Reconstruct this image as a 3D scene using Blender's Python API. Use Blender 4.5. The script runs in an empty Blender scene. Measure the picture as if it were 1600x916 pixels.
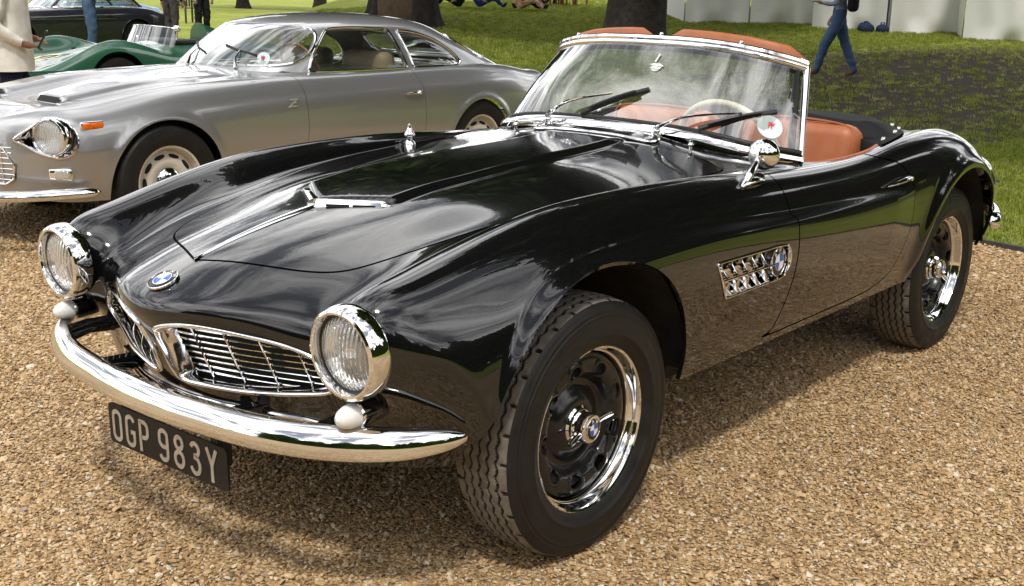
import bpy, bmesh, math, random
import numpy as np
from mathutils import Vector, Matrix
rad = math.radians
random.seed(7); RNG = np.random.default_rng(7)
sc = bpy.context.scene
COL = sc.collection

# ---------------------------------------------------------------- camera
CAM = (-2.24732, -2.40052, 1.447779); YAW, PIT, ROL = 0.7038182, -0.2611282, 0.0205931
d = Vector((math.cos(YAW)*math.cos(PIT), math.sin(YAW)*math.cos(PIT), math.sin(PIT)))
r = Vector((math.sin(YAW), -math.cos(YAW), 0)); u = r.cross(d)
r2 = r*math.cos(ROL)+u*math.sin(ROL); u2 = -r*math.sin(ROL)+u*math.cos(ROL)
cd = bpy.data.cameras.new('camera'); cam = bpy.data.objects.new('camera', cd); COL.objects.link(cam)
M = Matrix((r2, u2, -d)).transposed().to_4x4(); M.translation = CAM; cam.matrix_world = M
cd.sensor_width = 36; cd.lens = 1770.65/1600*36; cd.clip_start = .05; cd.clip_end = 2000
sc.camera = cam

# ---------------------------------------------------------------- light
SUN_DIR = Vector((-.75, -.66, 0)).normalized(); SUN_EL = rad(58)
sdir = Vector((SUN_DIR.x*math.cos(SUN_EL), SUN_DIR.y*math.cos(SUN_EL), math.sin(SUN_EL)))
ld = bpy.data.lights.new('sun', 'SUN'); sun = bpy.data.objects.new('sun', ld); COL.objects.link(sun)
ld.energy = 2.4; ld.angle = rad(6.0); ld.color = (1.0, .955, .88)
sun.rotation_euler = (-sdir).to_track_quat('-Z', 'Y').to_euler(); sun.location = (0, 0, 30)
w = bpy.data.worlds.new('World'); sc.world = w; w.use_nodes = True
nt = w.node_tree; N = nt.nodes; L = nt.links
for n in list(N): N.remove(n)
def wn(t, **k):
    n = N.new(t)
    for a, b in k.items(): setattr(n, a, b)
    return n
sky = wn('ShaderNodeTexSky', sky_type='NISHITA', sun_disc=False)
sky.sun_elevation = SUN_EL; sky.sun_rotation = math.atan2(sdir.x, sdir.y); sky.air_density = 1.0; sky.dust_density = 1.0
geo = wn('ShaderNodeTexCoord')
sep = wn('ShaderNodeSeparateXYZ'); L.new(geo.outputs['Generated'], sep.inputs[0])
zc = wn('ShaderNodeMath', operation='MAXIMUM'); L.new(sep.outputs['Z'], zc.inputs[0]); zc.inputs[1].default_value = 0.0
za = wn('ShaderNodeMath', operation='ADD'); L.new(zc.outputs[0], za.inputs[0]); za.inputs[1].default_value = .16
dv = wn('ShaderNodeVectorMath', operation='DIVIDE'); L.new(geo.outputs['Generated'], dv.inputs[0])
cmb = wn('ShaderNodeCombineXYZ'); [L.new(za.outputs[0], cmb.inputs[i]) for i in range(3)]
L.new(cmb.outputs[0], dv.inputs[1])
mp = wn('ShaderNodeMapping'); L.new(dv.outputs[0], mp.inputs[0])
mp.inputs['Rotation'].default_value = (0, 0, rad(35)); mp.inputs['Scale'].default_value = (.62, 1.25, 0.0)
nz = wn('ShaderNodeTexNoise'); L.new(mp.outputs[0], nz.inputs['Vector'])
nz.inputs['Scale'].default_value = 1.5; nz.inputs['Detail'].default_value = 8; nz.inputs['Roughness'].default_value = .56; nz.inputs['Distortion'].default_value = .5
cr = wn('ShaderNodeValToRGB'); L.new(nz.outputs['Fac'], cr.inputs[0])
cr.color_ramp.elements[0].position = .28; cr.color_ramp.elements[0].color = (0, 0, 0, 1)
cr.color_ramp.elements[1].position = .43; cr.color_ramp.elements[1].color = (1, 1, 1, 1)
nz2 = wn('ShaderNodeTexNoise'); L.new(mp.outputs[0], nz2.inputs['Vector'])
nz2.inputs['Scale'].default_value = 2.3; nz2.inputs['Detail'].default_value = 10; nz2.inputs['Roughness'].default_value = .60; nz2.inputs['Distortion'].default_value = .8
cr2 = wn('ShaderNodeValToRGB'); L.new(nz2.outputs['Fac'], cr2.inputs[0])
cr2.color_ramp.elements[0].position = .42; cr2.color_ramp.elements[0].color = (4.2, 4.5, 5.2, 1)
cr2.color_ramp.elements[1].position = .61; cr2.color_ramp.elements[1].color = (34, 33.5, 33, 1)
hz = wn('ShaderNodeMapRange'); L.new(zc.outputs[0], hz.inputs[0]); hz.inputs[1].default_value = .02; hz.inputs[2].default_value = .42; hz.inputs[3].default_value = .9; hz.inputs[4].default_value = 0
hm = wn('ShaderNodeMath', operation='MAXIMUM'); L.new(hz.outputs[0], hm.inputs[0]); L.new(cr.outputs[0], hm.inputs[1])
mx = wn('ShaderNodeMix', data_type='RGBA'); L.new(hm.outputs[0], mx.inputs[0]); L.new(sky.outputs[0], mx.inputs[6]); L.new(cr2.outputs[0], mx.inputs[7])
bg = wn('ShaderNodeBackground'); L.new(mx.outputs[2], bg.inputs[0]); bg.inputs[1].default_value = .1
wo = wn('ShaderNodeOutputWorld'); L.new(bg.outputs[0], wo.inputs[0])
sc.view_settings.view_transform = 'Standard'; sc.view_settings.look = 'None'
sc.view_settings.exposure = -0.15; sc.view_settings.gamma = 1.0
sc.cycles.max_bounces = 8; sc.cycles.transparent_max_bounces = 12; sc.cycles.use_denoising = True
sc.cycles.caustics_reflective = False; sc.cycles.caustics_refractive = False

# ---------------------------------------------------------------- materials
MATS = {}
def mat(name, col, rough=.5, metal=0, spec=.5, coat=0, coat_rough=.03, trans=0, ior=1.45, build=None, sheen=0, sss=0):
    if name in MATS: return MATS[name]
    m = bpy.data.materials.new(name); m.use_nodes = True
    b = m.node_tree.nodes['Principled BSDF']
    b.inputs['Base Color'].default_value = (*col, 1); b.inputs['Roughness'].default_value = rough
    b.inputs['Metallic'].default_value = metal; b.inputs['Specular IOR Level'].default_value = spec
    b.inputs['Coat Weight'].default_value = coat; b.inputs['Coat Roughness'].default_value = coat_rough
    b.inputs['Transmission Weight'].default_value = trans; b.inputs['IOR'].default_value = ior
    b.inputs['Sheen Weight'].default_value = sheen
    if coat: b.inputs['Coat IOR'].default_value = 1.6
    if build: build(m.node_tree, b)
    MATS[name] = m; return m
def tex(nt, kind, vec=None, **inp):
    n = nt.nodes.new(kind)
    for k, v in inp.items():
        if k in n.inputs: n.inputs[k].default_value = v
        else: setattr(n, k, v)
    if vec is not None: nt.links.new(vec, n.inputs['Vector'])
    return n
def ramp(nt, fac, stops, interp='LINEAR'):
    n = nt.nodes.new('ShaderNodeValToRGB'); cr = n.color_ramp; cr.interpolation = interp
    while len(cr.elements) < len(stops): cr.elements.new(.5)
    for e, (p, c) in zip(cr.elements, stops): e.position = p; e.color = (*c, 1) if len(c) == 3 else c
    nt.links.new(fac, n.inputs[0]); return n
def objco(nt): return nt.nodes.new('ShaderNodeTexCoord').outputs['Object']
def bump(nt, b, h, strength=.2, dist=.01):
    n = nt.nodes.new('ShaderNodeBump'); n.inputs['Strength'].default_value = strength; n.inputs['Distance'].default_value = dist
    nt.links.new(h, n.inputs['Height']); nt.links.new(n.outputs[0], b.inputs['Normal'])
def mottled(c0, c1, scale=20, detail=4, bstr=0, bdist=.002, rough=None, rscale=None):
    def f(nt, b):
        o = objco(nt); n = tex(nt, 'ShaderNodeTexNoise', o, Scale=scale, Detail=detail)
        r_ = ramp(nt, n.outputs['Fac'], [(.3, c0), (.7, c1)]); nt.links.new(r_.outputs[0], b.inputs['Base Color'])
        if bstr: bump(nt, b, n.outputs['Fac'], bstr, bdist)
        if rough:
            n2 = tex(nt, 'ShaderNodeTexNoise', o, Scale=rscale or scale, Detail=3)
            m_ = nt.nodes.new('ShaderNodeMapRange'); nt.links.new(n2.outputs['Fac'], m_.inputs[0])
            m_.inputs[1].default_value = .3; m_.inputs[2].default_value = .7; m_.inputs[3].default_value, m_.inputs[4].default_value = rough
            nt.links.new(m_.outputs[0], b.inputs['Roughness'])
    return f
def paint_dust(lo, hi, scale=3):
    # faint uneven polish: roughness and a very small orange-peel
    def f(nt, b):
        o = objco(nt); n = tex(nt, 'ShaderNodeTexNoise', o, Scale=scale, Detail=5)
        m_ = nt.nodes.new('ShaderNodeMapRange'); nt.links.new(n.outputs['Fac'], m_.inputs[0])
        m_.inputs[3].default_value, m_.inputs[4].default_value = lo, hi
        nt.links.new(m_.outputs[0], b.inputs['Coat Roughness'])
        n2 = tex(nt, 'ShaderNodeTexNoise', o, Scale=90, Detail=1)
        bp = nt.nodes.new('ShaderNodeBump'); bp.inputs['Strength'].default_value = .012; bp.inputs['Distance'].default_value = .004
        nt.links.new(n2.outputs['Fac'], bp.inputs['Height']); nt.links.new(bp.outputs[0], b.inputs['Coat Normal'])
    return f
BLACK = mat('black_paint', (.004, .004, .0045), .15, spec=.12, coat=1, coat_rough=.02, build=paint_dust(.003, .012))
CHROME = mat('chrome', (.83, .83, .84), .045, 1, build=mottled((.80, .80, .81), (.86, .86, .86), 14, 3, rough=(.03, .085), rscale=9))
STEEL = mat('brushed_steel', (.6, .6, .6), .22, 1, build=mottled((.52, .52, .52), (.66, .66, .65), 60, 3))
DARK = mat('dark_cavity', (.008, .008, .008), .8, build=mottled((.006, .006, .006), (.012, .011, .01), 8))
UNDER = mat('underseal', (.015, .014, .013), .8, build=mottled((.01, .01, .01), (.03, .027, .023), 12))
RUBBER = mat('tyre_sidewall', (.011, .0105, .010), .5, spec=.35, build=mottled((.008, .0078, .0075), (.016, .015, .0138), 22, 6, .15, .001, rough=(.40, .62)))
SATIN = mat('satin_black', (.012, .012, .012), .28, spec=.5, build=mottled((.010, .010, .010), (.015, .015, .014), 12, rough=(.12, .24)))
TREAD = mat('tyre_tread', (.13, .11, .09), .85, build=mottled((.11, .098, .083), (.21, .187, .156), 45, 5, .3, .001))
SEAL = mat('black_rubber', (.012, .012, .012), .45, build=mottled((.01, .01, .01), (.016, .016, .015), 30))
GLASS = None
TAN = mat('terracotta_leather', (.38, .12, .048), .42, build=mottled((.33, .105, .040), (.44, .148, .060), 9, 6, .0, rough=(.34, .5)))
FABRIC = mat('black_hood_cloth', (.013, .013, .0145), .7, spec=.3, build=mottled((.006, .006, .0066), (.011, .011, .012), 6, 6, .12, .003))
CREAM = mat('ivory_plastic', (.72, .66, .5), .3, build=mottled((.68, .62, .46), (.76, .70, .54), 20))
LENSW = mat('opal_lens', (.8, .79, .76), .18, build=mottled((.77, .76, .73), (.82, .81, .79), 30))
BLUE = mat('enamel_blue', (.03, .11, .5), .2, build=mottled((.028, .10, .46), (.035, .12, .54), 30))
WHITE = mat('enamel_white', (.78, .78, .76), .2, build=mottled((.75, .75, .73), (.8, .8, .78), 30))
ENBLACK = mat('enamel_black', (.012, .012, .012), .2, build=mottled((.01, .01, .01), (.015, .015, .015), 30))
PLATE = mat('plate_black', (.010, .010, .010), .5, spec=.3, build=mottled((.007, .007, .007), (.014, .014, .013), 30, rough=(.4, .55)))
DIGIT = mat('plate_silver', (.55, .54, .52), .35, metal=.6, build=mottled((.48, .47, .45), (.62, .61, .58), 40))

def glass_mat(name, tint=(1, 1, 1), rough=0.0, mixf=None):
    m = bpy.data.materials.new(name); m.use_nodes = True; nt = m.node_tree
    for n in list(nt.nodes): nt.nodes.remove(n)
    o = nt.nodes.new('ShaderNodeOutputMaterial'); t = nt.nodes.new('ShaderNodeBsdfTransparent'); g = nt.nodes.new('ShaderNodeBsdfGlossy')
    t.inputs[0].default_value = (*tint, 1); g.inputs['Roughness'].default_value = rough
    f = nt.nodes.new('ShaderNodeFresnel'); gm = nt.nodes.new('ShaderNodeNewGeometry'); io = nt.nodes.new('ShaderNodeMapRange')
    io.inputs[3].default_value = 1.55; io.inputs[4].default_value = 1/1.55; nt.links.new(gm.outputs['Backfacing'], io.inputs[0]); nt.links.new(io.outputs[0], f.inputs[0])
    a = nt.nodes.new('ShaderNodeMath'); a.operation = 'MULTIPLY'; a.inputs[1].default_value = 4.0; a.use_clamp = True
    nt.links.new(f.outputs[0], a.inputs[0])
    mixn = nt.nodes.new('ShaderNodeMixShader'); nt.links.new(a.outputs[0], mixn.inputs[0])
    nt.links.new(t.outputs[0], mixn.inputs[1]); nt.links.new(g.outputs[0], mixn.inputs[2])
    # light film of dust
    df = nt.nodes.new('ShaderNodeBsdfDiffuse'); df.inputs[0].default_value = (.6, .6, .58, 1)
    nz_ = tex(nt, 'ShaderNodeTexNoise', objco(nt), Scale=3, Detail=6)
    mr = nt.nodes.new('ShaderNodeMapRange'); nt.links.new(nz_.outputs['Fac'], mr.inputs[0]); mr.inputs[3].default_value = .0; mr.inputs[4].default_value = .022
    m2 = nt.nodes.new('ShaderNodeMixShader'); nt.links.new(mr.outputs[0], m2.inputs[0]); nt.links.new(mixn.outputs[0], m2.inputs[1]); nt.links.new(df.outputs[0], m2.inputs[2])
    nt.links.new(m2.outputs[0], o.inputs[0]); MATS[name] = m; return m
GLASS = glass_mat('window_glass', (.93, .97, .94))

# ---------------------------------------------------------------- helpers
def tag(o, label=None, cat=None, group=None, kind=None):
    if label: o['label'] = label
    if cat: o['category'] = cat
    if group: o['group'] = group
    if kind: o['kind'] = kind
    return o
def empty(name, loc=(0, 0, 0), rz=0, parent=None):
    o = bpy.data.objects.new(name, None); COL.objects.link(o); o.location = loc; o.rotation_euler = (0, 0, rz)
    o.empty_display_size = .1
    if parent: o.parent = parent
    return o
def mobj(name, V, F, m, parent=None, smooth=True, idx=None, loc=None, rot=None):
    """V (n,3); F = list of index tuples or an int array (n,3|4)"""
    me = bpy.data.meshes.new(name); V = np.asarray(V, float)
    if isinstance(F, np.ndarray):
        k = F.shape[1]; me.vertices.add(len(V)); me.vertices.foreach_set('co', V.ravel())
        me.loops.add(F.size); me.loops.foreach_set('vertex_index', F.ravel().astype(np.int32))
        me.polygons.add(len(F)); me.polygons.foreach_set('loop_start', np.arange(0, F.size, k, dtype=np.int32))
        me.update(calc_edges=True)
    else:
        me.from_pydata([tuple(v) for v in V], [], F)
    ms = m if isinstance(m, (list, tuple)) else [m]
    for q in ms: me.materials.append(q)
    if idx is not None: me.polygons.foreach_set('material_index', np.asarray(idx, dtype=np.int32))
    me.polygons.foreach_set('use_smooth', np.full(len(me.polygons), bool(smooth)))
    me.validate(); me.update()
    if smooth == 'auto': me.set_sharp_from_angle(angle=rad(38))
    o = bpy.data.objects.new(name, me); COL.objects.link(o)
    if parent: o.parent = parent
    if loc is not None: o.location = loc
    if rot is not None: o.rotation_euler = rot
    return o
class MB:
    """collects pieces of ONE mesh"""
    def __init__(s): s.V = []; s.F = []; s.I = []; s.mi = 0
    def add(s, V, F):
        o = len(s.V); s.V += [tuple(map(float, v)) for v in V]; s.F += [tuple(int(i)+o for i in f) for f in F]; s.I += [s.mi]*len(F); return s
    def box(s, c, size, bev=.0, rz=0):
        bm = bmesh.new(); bmesh.ops.create_cube(bm, size=1)
        for v in bm.verts: v.co = Vector((v.co.x*size[0], v.co.y*size[1], v.co.z*size[2]))
        if bev: bmesh.ops.bevel(bm, geom=bm.edges[:], offset=bev, segments=2, affect='EDGES', profile=.5)
        R_ = Matrix.Rotation(rz, 3, 'Z'); bm.verts.index_update()
        V = [R_ @ v.co + Vector(c) for v in bm.verts]; F = [[v.index for v in f.verts] for f in bm.faces]; bm.free(); return s.add(V, F)
    def tube(s, pts, rads, n=8, closed=False, cap=True, flat=1.0):
        V, F = tube(pts, rads, n, closed, cap, flat); return s.add(V, F)
    def lathe(s, prof, n=32, M_=None, closed=False):
        V, F = lathe(prof, n, closed)
        if M_ is not None: V = [M_ @ Vector(v) for v in V]
        return s.add(V, F)
    def build(s, name, m, parent=None, smooth='auto', loc=None, rot=None):
        return mobj(name, s.V, s.F, m, parent, smooth, s.I if isinstance(m, (list, tuple)) else None, loc, rot)
def tube(pts, rads, n=8, closed=False, cap=True, flat=1.0):
    P_ = [Vector(p) for p in pts]; k = len(P_)
    if not hasattr(rads, '__len__'): rads = [rads]*k
    V = []; F = []; ref = None
    for i in range(k):
        if closed: t = P_[(i+1) % k]-P_[i-1]
        else: t = P_[min(i+1, k-1)]-P_[max(i-1, 0)]
        t.normalize()
        if ref is None: ref = Vector((0, 0, 1)) if abs(t.z) < .9 else Vector((1, 0, 0))
        a = t.cross(ref).normalized(); b = a.cross(t).normalized(); ref = b
        for j in range(n):
            th = 2*math.pi*j/n; V.append(P_[i]+a*(math.cos(th)*rads[i])+b*(math.sin(th)*rads[i]*flat))
    for i in range(k if closed else k-1):
        for j in range(n):
            i2 = (i+1) % k; F.append((i*n+j, i*n+(j+1) % n, i2*n+(j+1) % n, i2*n+j))
    if cap and not closed: F.append(tuple(range(n))); F.append(tuple(reversed(range((k-1)*n, k*n))))
    return V, F
def lathe(prof, n=32, closed=False):
    """profile (r, h) turned about the y axis; h runs along +y"""
    V = []; F = []; k = len(prof)
    for (rr, h) in prof:
        for j in range(n):
            th = 2*math.pi*j/n; V.append((rr*math.cos(th), h, rr*math.sin(th)))
    for i in range(k if closed else k-1):
        i2 = (i+1) % k
        for j in range(n): F.append((i*n+j, i2*n+j, i2*n+(j+1) % n, i*n+(j+1) % n))
    return V, F
def catmull(pts, n=8, closed=False):
    P_ = [np.array(p, float) for p in pts]; k = len(P_); out = []
    for i in range(k if closed else k-1):
        p0 = P_[i-1] if (i > 0 or closed) else 2*P_[0]-P_[1]
        p1 = P_[i]; p2 = P_[(i+1) % k]
        p3 = P_[(i+2) % k] if (i+2 < k or closed) else 2*P_[-1]-P_[-2]
        for q in range(n):
            t = q/n; out.append(.5*((2*p1)+(p2-p0)*t+(2*p0-5*p1+4*p2-p3)*t*t+(3*p1-p0-3*p2+p3)*t**3))
    if not closed: out.append(P_[-1])
    return out
def spl(xs, ys):
    """smooth interpolator through knots"""
    xs = np.array(xs, float); ys = np.array(ys, float); n = len(xs); h = np.diff(xs)
    A = np.zeros((n, n)); bb = np.zeros(n); A[0, 0] = A[-1, -1] = 1
    for i in range(1, n-1):
        A[i, i-1] = h[i-1]; A[i, i] = 2*(h[i-1]+h[i]); A[i, i+1] = h[i]
        bb[i] = 6*((ys[i+1]-ys[i])/h[i]-(ys[i]-ys[i-1])/h[i-1])
    m = np.linalg.solve(A, bb)
    def f(x):
        x = np.asarray(x, float); i = np.clip(np.searchsorted(xs, x)-1, 0, n-2); a = xs[i+1]-x; b = x-xs[i]; hh = h[i]
        v = m[i]*a**3/(6*hh)+m[i+1]*b**3/(6*hh)+(ys[i]/hh-m[i]*hh/6)*a+(ys[i+1]/hh-m[i+1]*hh/6)*b
        v = np.where(x < xs[0], ys[0], v); return np.where(x > xs[-1], ys[-1], v)
    return f
def sstep(x, a=0., b=1.):
    t = np.clip((x-a)/(b-a), 0, 1); return t*t*(3-2*t)
def sdpoly(px, py, poly):
    """signed distance to a closed polygon, positive inside"""
    poly = np.asarray(poly, float); px = np.asarray(px, float); py = np.asarray(py, float)
    dm = np.full(px.shape, 1e9); ins = np.zeros(px.shape, bool); n = len(poly)
    for i in range(n):
        a = poly[i]; b = poly[(i+1) % n]; e = b-a; wx = px-a[0]; wy = py-a[1]
        t = np.clip((wx*e[0]+wy*e[1])/(e@e+1e-12), 0, 1)
        dm = np.minimum(dm, (wx-e[0]*t)**2+(wy-e[1]*t)**2)
        c = ((a[1] <= py) & (py < b[1])) | ((b[1] <= py) & (py < a[1]))
        if abs(e[1]) > 1e-12: ins ^= c & (px < a[0]+(py-a[1])*e[0]/e[1])
    return np.where(ins, 1, -1)*np.sqrt(dm)
def clip(A, F, s):
    """keep the part of a triangle mesh where s >= 0; A holds position and other columns"""
    s = np.where(np.abs(s) < 1e-7, 1e-7, s); pos = s > 0; cnt = pos[F].sum(1)
    full = F[cnt == 3]; newA = []; out = [full]; base = len(A)
    edges = {}
    mix = F[(cnt == 1) | (cnt == 2)]
    if len(mix):
        # rotate so that the odd vertex is first
        p = pos[mix]; odd = np.where(p.sum(1) == 1, np.argmax(p, 1), np.argmin(p, 1))
        idx = (odd[:, None]+np.arange(3)) % 3; T = np.take_along_axis(mix, idx, 1); one = pos[T[:, 0]]
        e = np.concatenate([np.sort(T[:, [0, 1]], 1), np.sort(T[:, [0, 2]], 1)])
        uq, inv = np.unique(e, axis=0, return_inverse=True); inv = inv.ravel()
        t = s[uq[:, 0]]/(s[uq[:, 0]]-s[uq[:, 1]])
        newA = A[uq[:, 0]]*(1-t[:, None])+A[uq[:, 1]]*t[:, None]
        a = base+inv[:len(T)]; b = base+inv[len(T):]
        out.append(np.stack([T[one, 0], a[one], b[one]], 1))
        q = ~one
        out.append(np.stack([a[q], T[q, 1], T[q, 2]], 1)); out.append(np.stack([a[q], T[q, 2], b[q]], 1))
        A = np.concatenate([A, newA])
    F = np.concatenate(out); used = np.unique(F); mp_ = np.full(len(A), -1); mp_[used] = np.arange(len(used))
    return A[used], mp_[F]
def vnormals(V, F):
    n = np.cross(V[F[:, 1]]-V[F[:, 0]], V[F[:, 2]]-V[F[:, 0]]); N_ = np.zeros_like(V)
    for k in range(3): np.add.at(N_, F[:, k], n)
    return N_/(np.linalg.norm(N_, axis=1, keepdims=True)+1e-12)
def flange(V, F, depth, skip):
    """turn the open edges inward so that a panel has thickness"""
    Nn = vnormals(V, F)
    E = np.concatenate([F[:, [0, 1]], F[:, [1, 2]], F[:, [2, 0]]]); Es = np.sort(E, 1)
    key = Es[:, 0].astype(np.int64)*len(V)+Es[:, 1]; uq, ix, ct = np.unique(key, return_index=True, return_counts=True)
    B = E[ix[ct == 1]]; B = B[~(skip(V[B[:, 0]]) & skip(V[B[:, 1]]))]
    vs = np.unique(B); mp_ = np.full(len(V), -1); mp_[vs] = np.arange(len(vs)); k = len(vs); o = len(V)
    V2 = np.concatenate([V, V[vs], V[vs]-Nn[vs]*depth]); a = mp_[B[:, 0]]+o; b = mp_[B[:, 1]]+o
    F2 = np.concatenate([F, np.stack([b, a, a+k], 1), np.stack([b, a+k, b+k], 1)])
    return V2, F2
def mirror_join(V, F, both=True):
    """right half (y>=0) plus its mirror image, welded on the centre line"""
    V = V.copy(); on = np.abs(V[:, 1]) < 1e-4; V[on, 1] = 0
    V2 = V.copy(); V2[:, 1] *= -1; o = len(V); m2 = np.arange(o)+o; m2[on] = np.nonzero(on)[0]
    A = np.concatenate([V, V2]); G = np.concatenate([F, m2[F][:, ::-1]])
    used = np.unique(G); mp_ = np.full(len(A), -1); mp_[used] = np.arange(len(used)); return A[used], mp_[G]
def bspl_matrix(n, s, sym=False):
    """rows: samples, columns: control points of a uniform cubic B-spline; returns (M, Mmirror) with the mirrored ghost kept apart"""
    s = np.asarray(s, float); i = np.clip(np.floor(s).astype(int), 0, n-2); t = s-i
    Bs = np.stack([(1-t)**3, 3*t**3-6*t**2+4, -3*t**3+3*t**2+3*t+1, t**3], 1)/6
    Mx = np.zeros((len(s), n)); Mg = np.zeros((len(s), n)); rws = np.arange(len(s))
    for k in range(4):
        j = i+k-1
        lo = j < 0; hi = j > n-1; ok = ~(lo | hi)
        np.add.at(Mx, (rws[ok], j[ok]), Bs[ok, k])
        if sym: np.add.at(Mg, (rws[lo], np.full(lo.sum(), 1)), Bs[lo, k])
        else:
            np.add.at(Mx, (rws[lo], np.zeros(lo.sum(), int)), 2*Bs[lo, k]); np.add.at(Mx, (rws[lo], np.ones(lo.sum(), int)), -Bs[lo, k])
        np.add.at(Mx, (rws[hi], np.full(hi.sum(), n-1)), 2*Bs[hi, k]); np.add.at(Mx, (rws[hi], np.full(hi.sum(), n-2)), -Bs[hi, k])
    return Mx, Mg
def loft(T, us, ts, tight=.9):
    """T (rails, columns, 3): smooth sheet close to the table; rail 0 lies on the mirror plane"""
    nr, nc, _ = T.shape; sg = np.array([1, -1, 1.])
    B1, G1 = bspl_matrix(nr, np.arange(nr), True); B2, _ = bspl_matrix(nc, np.arange(nc))
    Q = np.zeros_like(T)
    for c in range(3):
        A1 = B1+sg[c]*G1
        if c == 1: A1[0] = 0; A1[0, 0] = 1
        X = np.linalg.solve(A1, T[:, :, c]); X = np.linalg.solve(B2, X.T).T
        Q[:, :, c] = T[:, :, c]*(1-tight)+X*tight
    Mu, Gu = bspl_matrix(nr, us, True); Mt, _ = bspl_matrix(nc, ts)
    S = np.stack([(Mu+sg[c]*Gu) @ Q[:, :, c] @ Mt.T for c in range(3)], -1); S[0, :, 1] *= (us[0] != 0)
    return S
def gridtris(nu, nt_):
    i, j = np.meshgrid(np.arange(nu-1), np.arange(nt_-1), indexing='ij'); a = (i*nt_+j).ravel(); b = a+1; c = a+nt_; e = c+1
    return np.concatenate([np.stack([a, c, e], 1), np.stack([a, e, b], 1)])
def stroke(pts, w, z=0., dep=.002):
    """flat raised letter stroke in the local xy plane"""
    P_ = [Vector((p[0], p[1])) for p in pts]; n = len(P_); closed = (P_[0]-P_[-1]).length < 1e-6
    if closed: P_ = P_[:-1]; n -= 1
    Lf = []; Rt = []
    for i in range(n):
        a = P_[i-1] if (i > 0 or closed) else None; b = P_[(i+1) % n] if (i < n-1 or closed) else None
        d1 = (P_[i]-a).normalized() if a is not None else (b-P_[i]).normalized()
        d2 = (b-P_[i]).normalized() if b is not None else d1
        t = (d1+d2).normalized(); nn = Vector((-t.y, t.x)); k = w/2/max(.35, nn.dot(Vector((-d1.y, d1.x))))
        Lf.append(P_[i]+nn*k); Rt.append(P_[i]-nn*k)
    V = [(p.x, p.y, z+dep) for p in Lf]+[(p.x, p.y, z+dep) for p in Rt]+[(p.x, p.y, z) for p in Lf]+[(p.x, p.y, z) for p in Rt]; F = []
    for i in range(n if closed else n-1):
        j = (i+1) % n; F += [(i, n+i, n+j, j), (2*n+i, i, j, 2*n+j), (n+i, 3*n+i, 3*n+j, n+j)]
    if not closed: F += [(0, 2*n, 3*n, n), (n-1, 2*n-1, 4*n-1, 3*n-1)]
    return V, F
def copy_tree(o, parent=None):
    c = o.copy(); COL.objects.link(c)
    if parent: c.parent = parent
    for ch in list(o.children): copy_tree(ch, c)
    return c
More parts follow.
